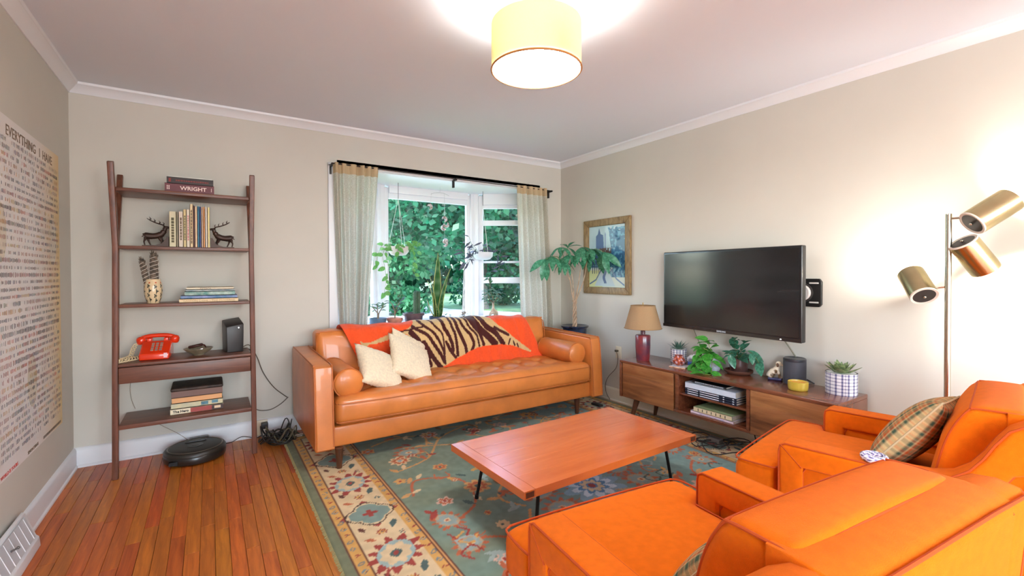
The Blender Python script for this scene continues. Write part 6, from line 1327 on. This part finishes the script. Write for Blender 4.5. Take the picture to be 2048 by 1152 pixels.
# ginseng ficus bonsai
bo = thing('ficus_bonsai', 'ginseng ficus bonsai with swollen pale roots in a blue glazed tray', 'potted plant', (2.46, 4.12, SZ))
b = B(); b.rbox((0, 0, .022), (.16, .11, .044), .012, (3, 3, 3)); b.build('tray', M('blue_tray_glaze', (52, 74, 116), .25, coat=.5), bo); b = B(); b.box(-.068, .068, -.044, .044, .042, .0465); b.build('soil', M('soil', (52, 40, 32), .95, bump=.6, bscale=60), bo)
m_root = M('pale_root', (186, 168, 146), .7, var=.12, vscale=25); b = B()
for q, rs in (([(-.045, 0, .045), (-.03, 0, .075), (-.01, 0, .095), (0, 0, .12)], (.010, .014, .018, .014)), ([(.045, .005, .045), (.04, 0, .075), (.015, 0, .10), (0, 0, .125)], (.016, .022, .020, .014)), ([(.005, -.03, .045), (.012, -.018, .07), (.008, -.005, .1)], (.012, .016, .014)), ([(-.03, -.01, .07), (.0, -.02, .085), (.035, -.015, .07)], (.010, .014, .010)), ([(0, 0, .11), (.004, 0, .15), (.0, 0, .185)], (.016, .012, .009))):
    pts = spline(q, 5); n = len(pts); b.tube(pts, list(np.interp(np.linspace(0, 1, n), np.linspace(0, 1, len(rs)), rs)), 12)
b.build('roots', m_root, bo, angle=179)
b = B()
for k in range(6): a = k*1.05; b.tube(spline([(0, 0, .17), (.03*math.cos(a), .03*math.sin(a), .21), (.07*math.cos(a), .06*math.sin(a), .24+.02*(k % 3))], 4), .0035, 6)
b.build('branches', M('bark_128', (128, 108, 84), .85, bump=.3, bscale=80), bo)
me = leaf_mesh('ficus_leaf', LEAF('ficus_green', (44, 84, 58), (110, 146, 106), .25), oval, 4, .3, .15); rr = random.Random(5)
for k in range(110):
    a = rr.random()*2*PI; q = rr.random()**.5; z_ = rr.uniform(-1, 1); p_ = (.105*q*math.cos(a)*math.sqrt(1-z_*z_*.6), .075*q*math.sin(a), .25+.085*z_); place('leaf', me, bo, p_, (math.cos(a)+rr.uniform(-.5, .5), math.sin(a)+rr.uniform(-.5, .5), rr.uniform(-.6, .5)), (0, -.3, 1), rr.uniform(.028, .044), 1.2, world=False)
# tall thin stem rising above the bonsai
b = B(); q = spline([(.0, .02, .24), (-.02, .02, .32), (-.025, .02, .38), (-.05, .02, .45)], 5); b.tube(q, .0025, 6); b.build('branches', MATS['bark_128'], bo)
for k in range(8): place('leaf', me, bo, q[-1-k], (rr.uniform(-1, 1), rr.uniform(-.6, .6), rr.uniform(-.2, 1)), (0, -.5, 1), .055, .8, world=False)
# ================================================================ HANGING PLANTERS
def hanging(name, label, top, zpot, r, h, potcol, leafmat, leaves, seed, prof, lsize):
    t = thing(name, label, 'hanging planter', (top[0], top[1], zpot)); rr = random.Random(seed)
    b = B(); b.lathe([(r*.45, 0), (r*.7, .006), (r*.96, h*.45), (r, h), (r*.96, h), (r*.9, h*.6), (.0, h*.55)], 36); b.build('bowl', M('pot_%d_%d_%d' % potcol, potcol, .35, coat=.2), t, angle=50)
    b = B(); b.tube([(0, 0, OZ1-zpot), (0, 0, OZ1-zpot-.16)], .0022, 6); b.build('hook_rod', m_rod, t)
    for k in range(3): a = k*2.094+.5; b = B(); b.tube([(0, 0, OZ1-zpot-.155), (r*.97*math.cos(a), r*.97*math.sin(a), h)], .0016, 5); b.build('cord', M('white_cotton', (226, 224, 220), .8), t)
    me = leaf_mesh('hang_leaf', leafmat, prof, 5, .3, .25)
    for st in leaves:
        q = spline(st, 6); b = B(); b.tube(q, .0016, 5); b.build('vine', M('vine_green', (104, 130, 84), .6), t)
        for i in range(3, len(q), 3): d = Vector((rr.uniform(-1, 1), rr.uniform(-.8, .5), rr.uniform(-.9, .2))); place('leaf', me, t, q[i], d, (rr.uniform(-.3, .3), -1, .3), lsize*rr.uniform(.7, 1.2), 1, world=False)
    return t
hanging('hanging_pothos', 'white hanging bowl with trailing heart-leaved vines near the bay curtain', (1.515, 4.30), 1.405, .10, .085, (214, 204, 200), LEAF('philodendron_leaf', (56, 124, 50), (130, 176, 100), .35), [[(-.05, -.03, .08), (-.12, -.05, .09), (-.17, -.05, 0), (-.15, -.05, -.12), (-.14, -.05, -.24), (-.16, -.05, -.36)], [(-.06, 0, .08), (-.15, 0, .1), (-.20, 0, .0), (-.21, 0, -.1)], [(.05, -.04, .08), (.10, -.07, .09), (.12, -.08, -.02), (.11, -.08, -.13), (.15, -.08, -.22)], [(.03, -.05, .08), (.12, -.06, .14), (.2, -.06, .12)], [(0, -.06, .08), (-.03, -.11, .1), (-.05, -.12, .03)], [(.06, -.02, .08), (.1, -.04, .12), (.14, -.04, .08), (.17, -.05, .02)], [(-.08, -.03, .08), (-.14, -.04, .02), (-.12, -.05, -.1), (-.13, -.05, -.3), (-.1, -.05, -.36)]], 3, hp, .062)
hanging('hanging_wandering_plant', 'white hanging bowl with dark purple narrow-leaved stems before the window post', (2.43, 4.27), 1.375, .105, .08, (226, 228, 232), LEAF('dark_purple_leaf', (46, 44, 66), (92, 92, 104), .25), [[(-.06, -.02, .07), (-.14, -.03, .11), (-.22, -.03, .06), (-.27, -.03, .1)], [(-.06, -.03, .07), (-.15, -.04, .05), (-.2, -.05, -.03), (-.25, -.05, -.02)], [(-.05, 0, .07), (-.13, 0, .16), (-.24, 0, .17)], [(-.06, .02, .07), (-.16, .02, .0), (-.22, .02, -.06)], [(.06, -.02, .07), (.13, -.03, .11), (.2, -.03, .12)], [(.07, 0, .07), (.16, 0, .03), (.2, 0, -.07), (.18, 0, -.12)], [(.06, -.04, .07), (.15, -.05, .06), (.22, -.05, -.0), (.25, -.05, -.05)], [(0, -.05, .07), (-.03, -.06, .13), (-.05, -.06, .18)], [(.0, 0, .07), (.02, 0, .14), (.05, 0, .17)], [(-.07, 0, .07), (-.12, 0, .13), (-.17, 0, .24)]], 4, lambda t_: .10*math.sin(PI*min(.98, .05+t_*.94))+.003, .095)
# ================================================================ SHELL MOBILE
mo = thing('shell_mobile', 'hanging mobile of brown and white shell pieces before the middle pane', 'mobile', (1.95, 4.30, OZ1)); b = B(); b.tube([(0, 0, 0), (0, 0, -.055)], .001, 4); b.tube(arc((-.10, 0, -.085), (.10, 0, -.085), -.025, 10), .002, 5); b.build('wire', M('thin_wire', (190, 190, 190), .4, metal=.7), mo)
m_shell = M('agate_shell', (120, 92, 78), .3, rgb2=(214, 206, 206), vscale=30, coat=.4)
rr = random.Random(6)
for x, zs in ((-.105, (-.215,)), (.055, (-.33, -.375, -.41)), (.05, (-.555, -.575))):
    b = B(); b.tube([(x*.9, 0, -.07), (x, 0, zs[-1])], .0007, 4); b.build('string', M('thin_wire', (190, 190, 190), .4), mo)
    for z_ in zs:
        a = rr.random()*6; b = B(); n = 20; q = [(x+.022*math.cos(a+i*.22)+.012*math.cos(a*2), .004*math.sin(i), z_+.022*math.sin(a+i*.22)) for i in range(n)]; b.tube(q, [.004+.011*math.sin(PI*i/(n-1)) for i in range(n)], 8); b.build('shell', m_shell, mo)
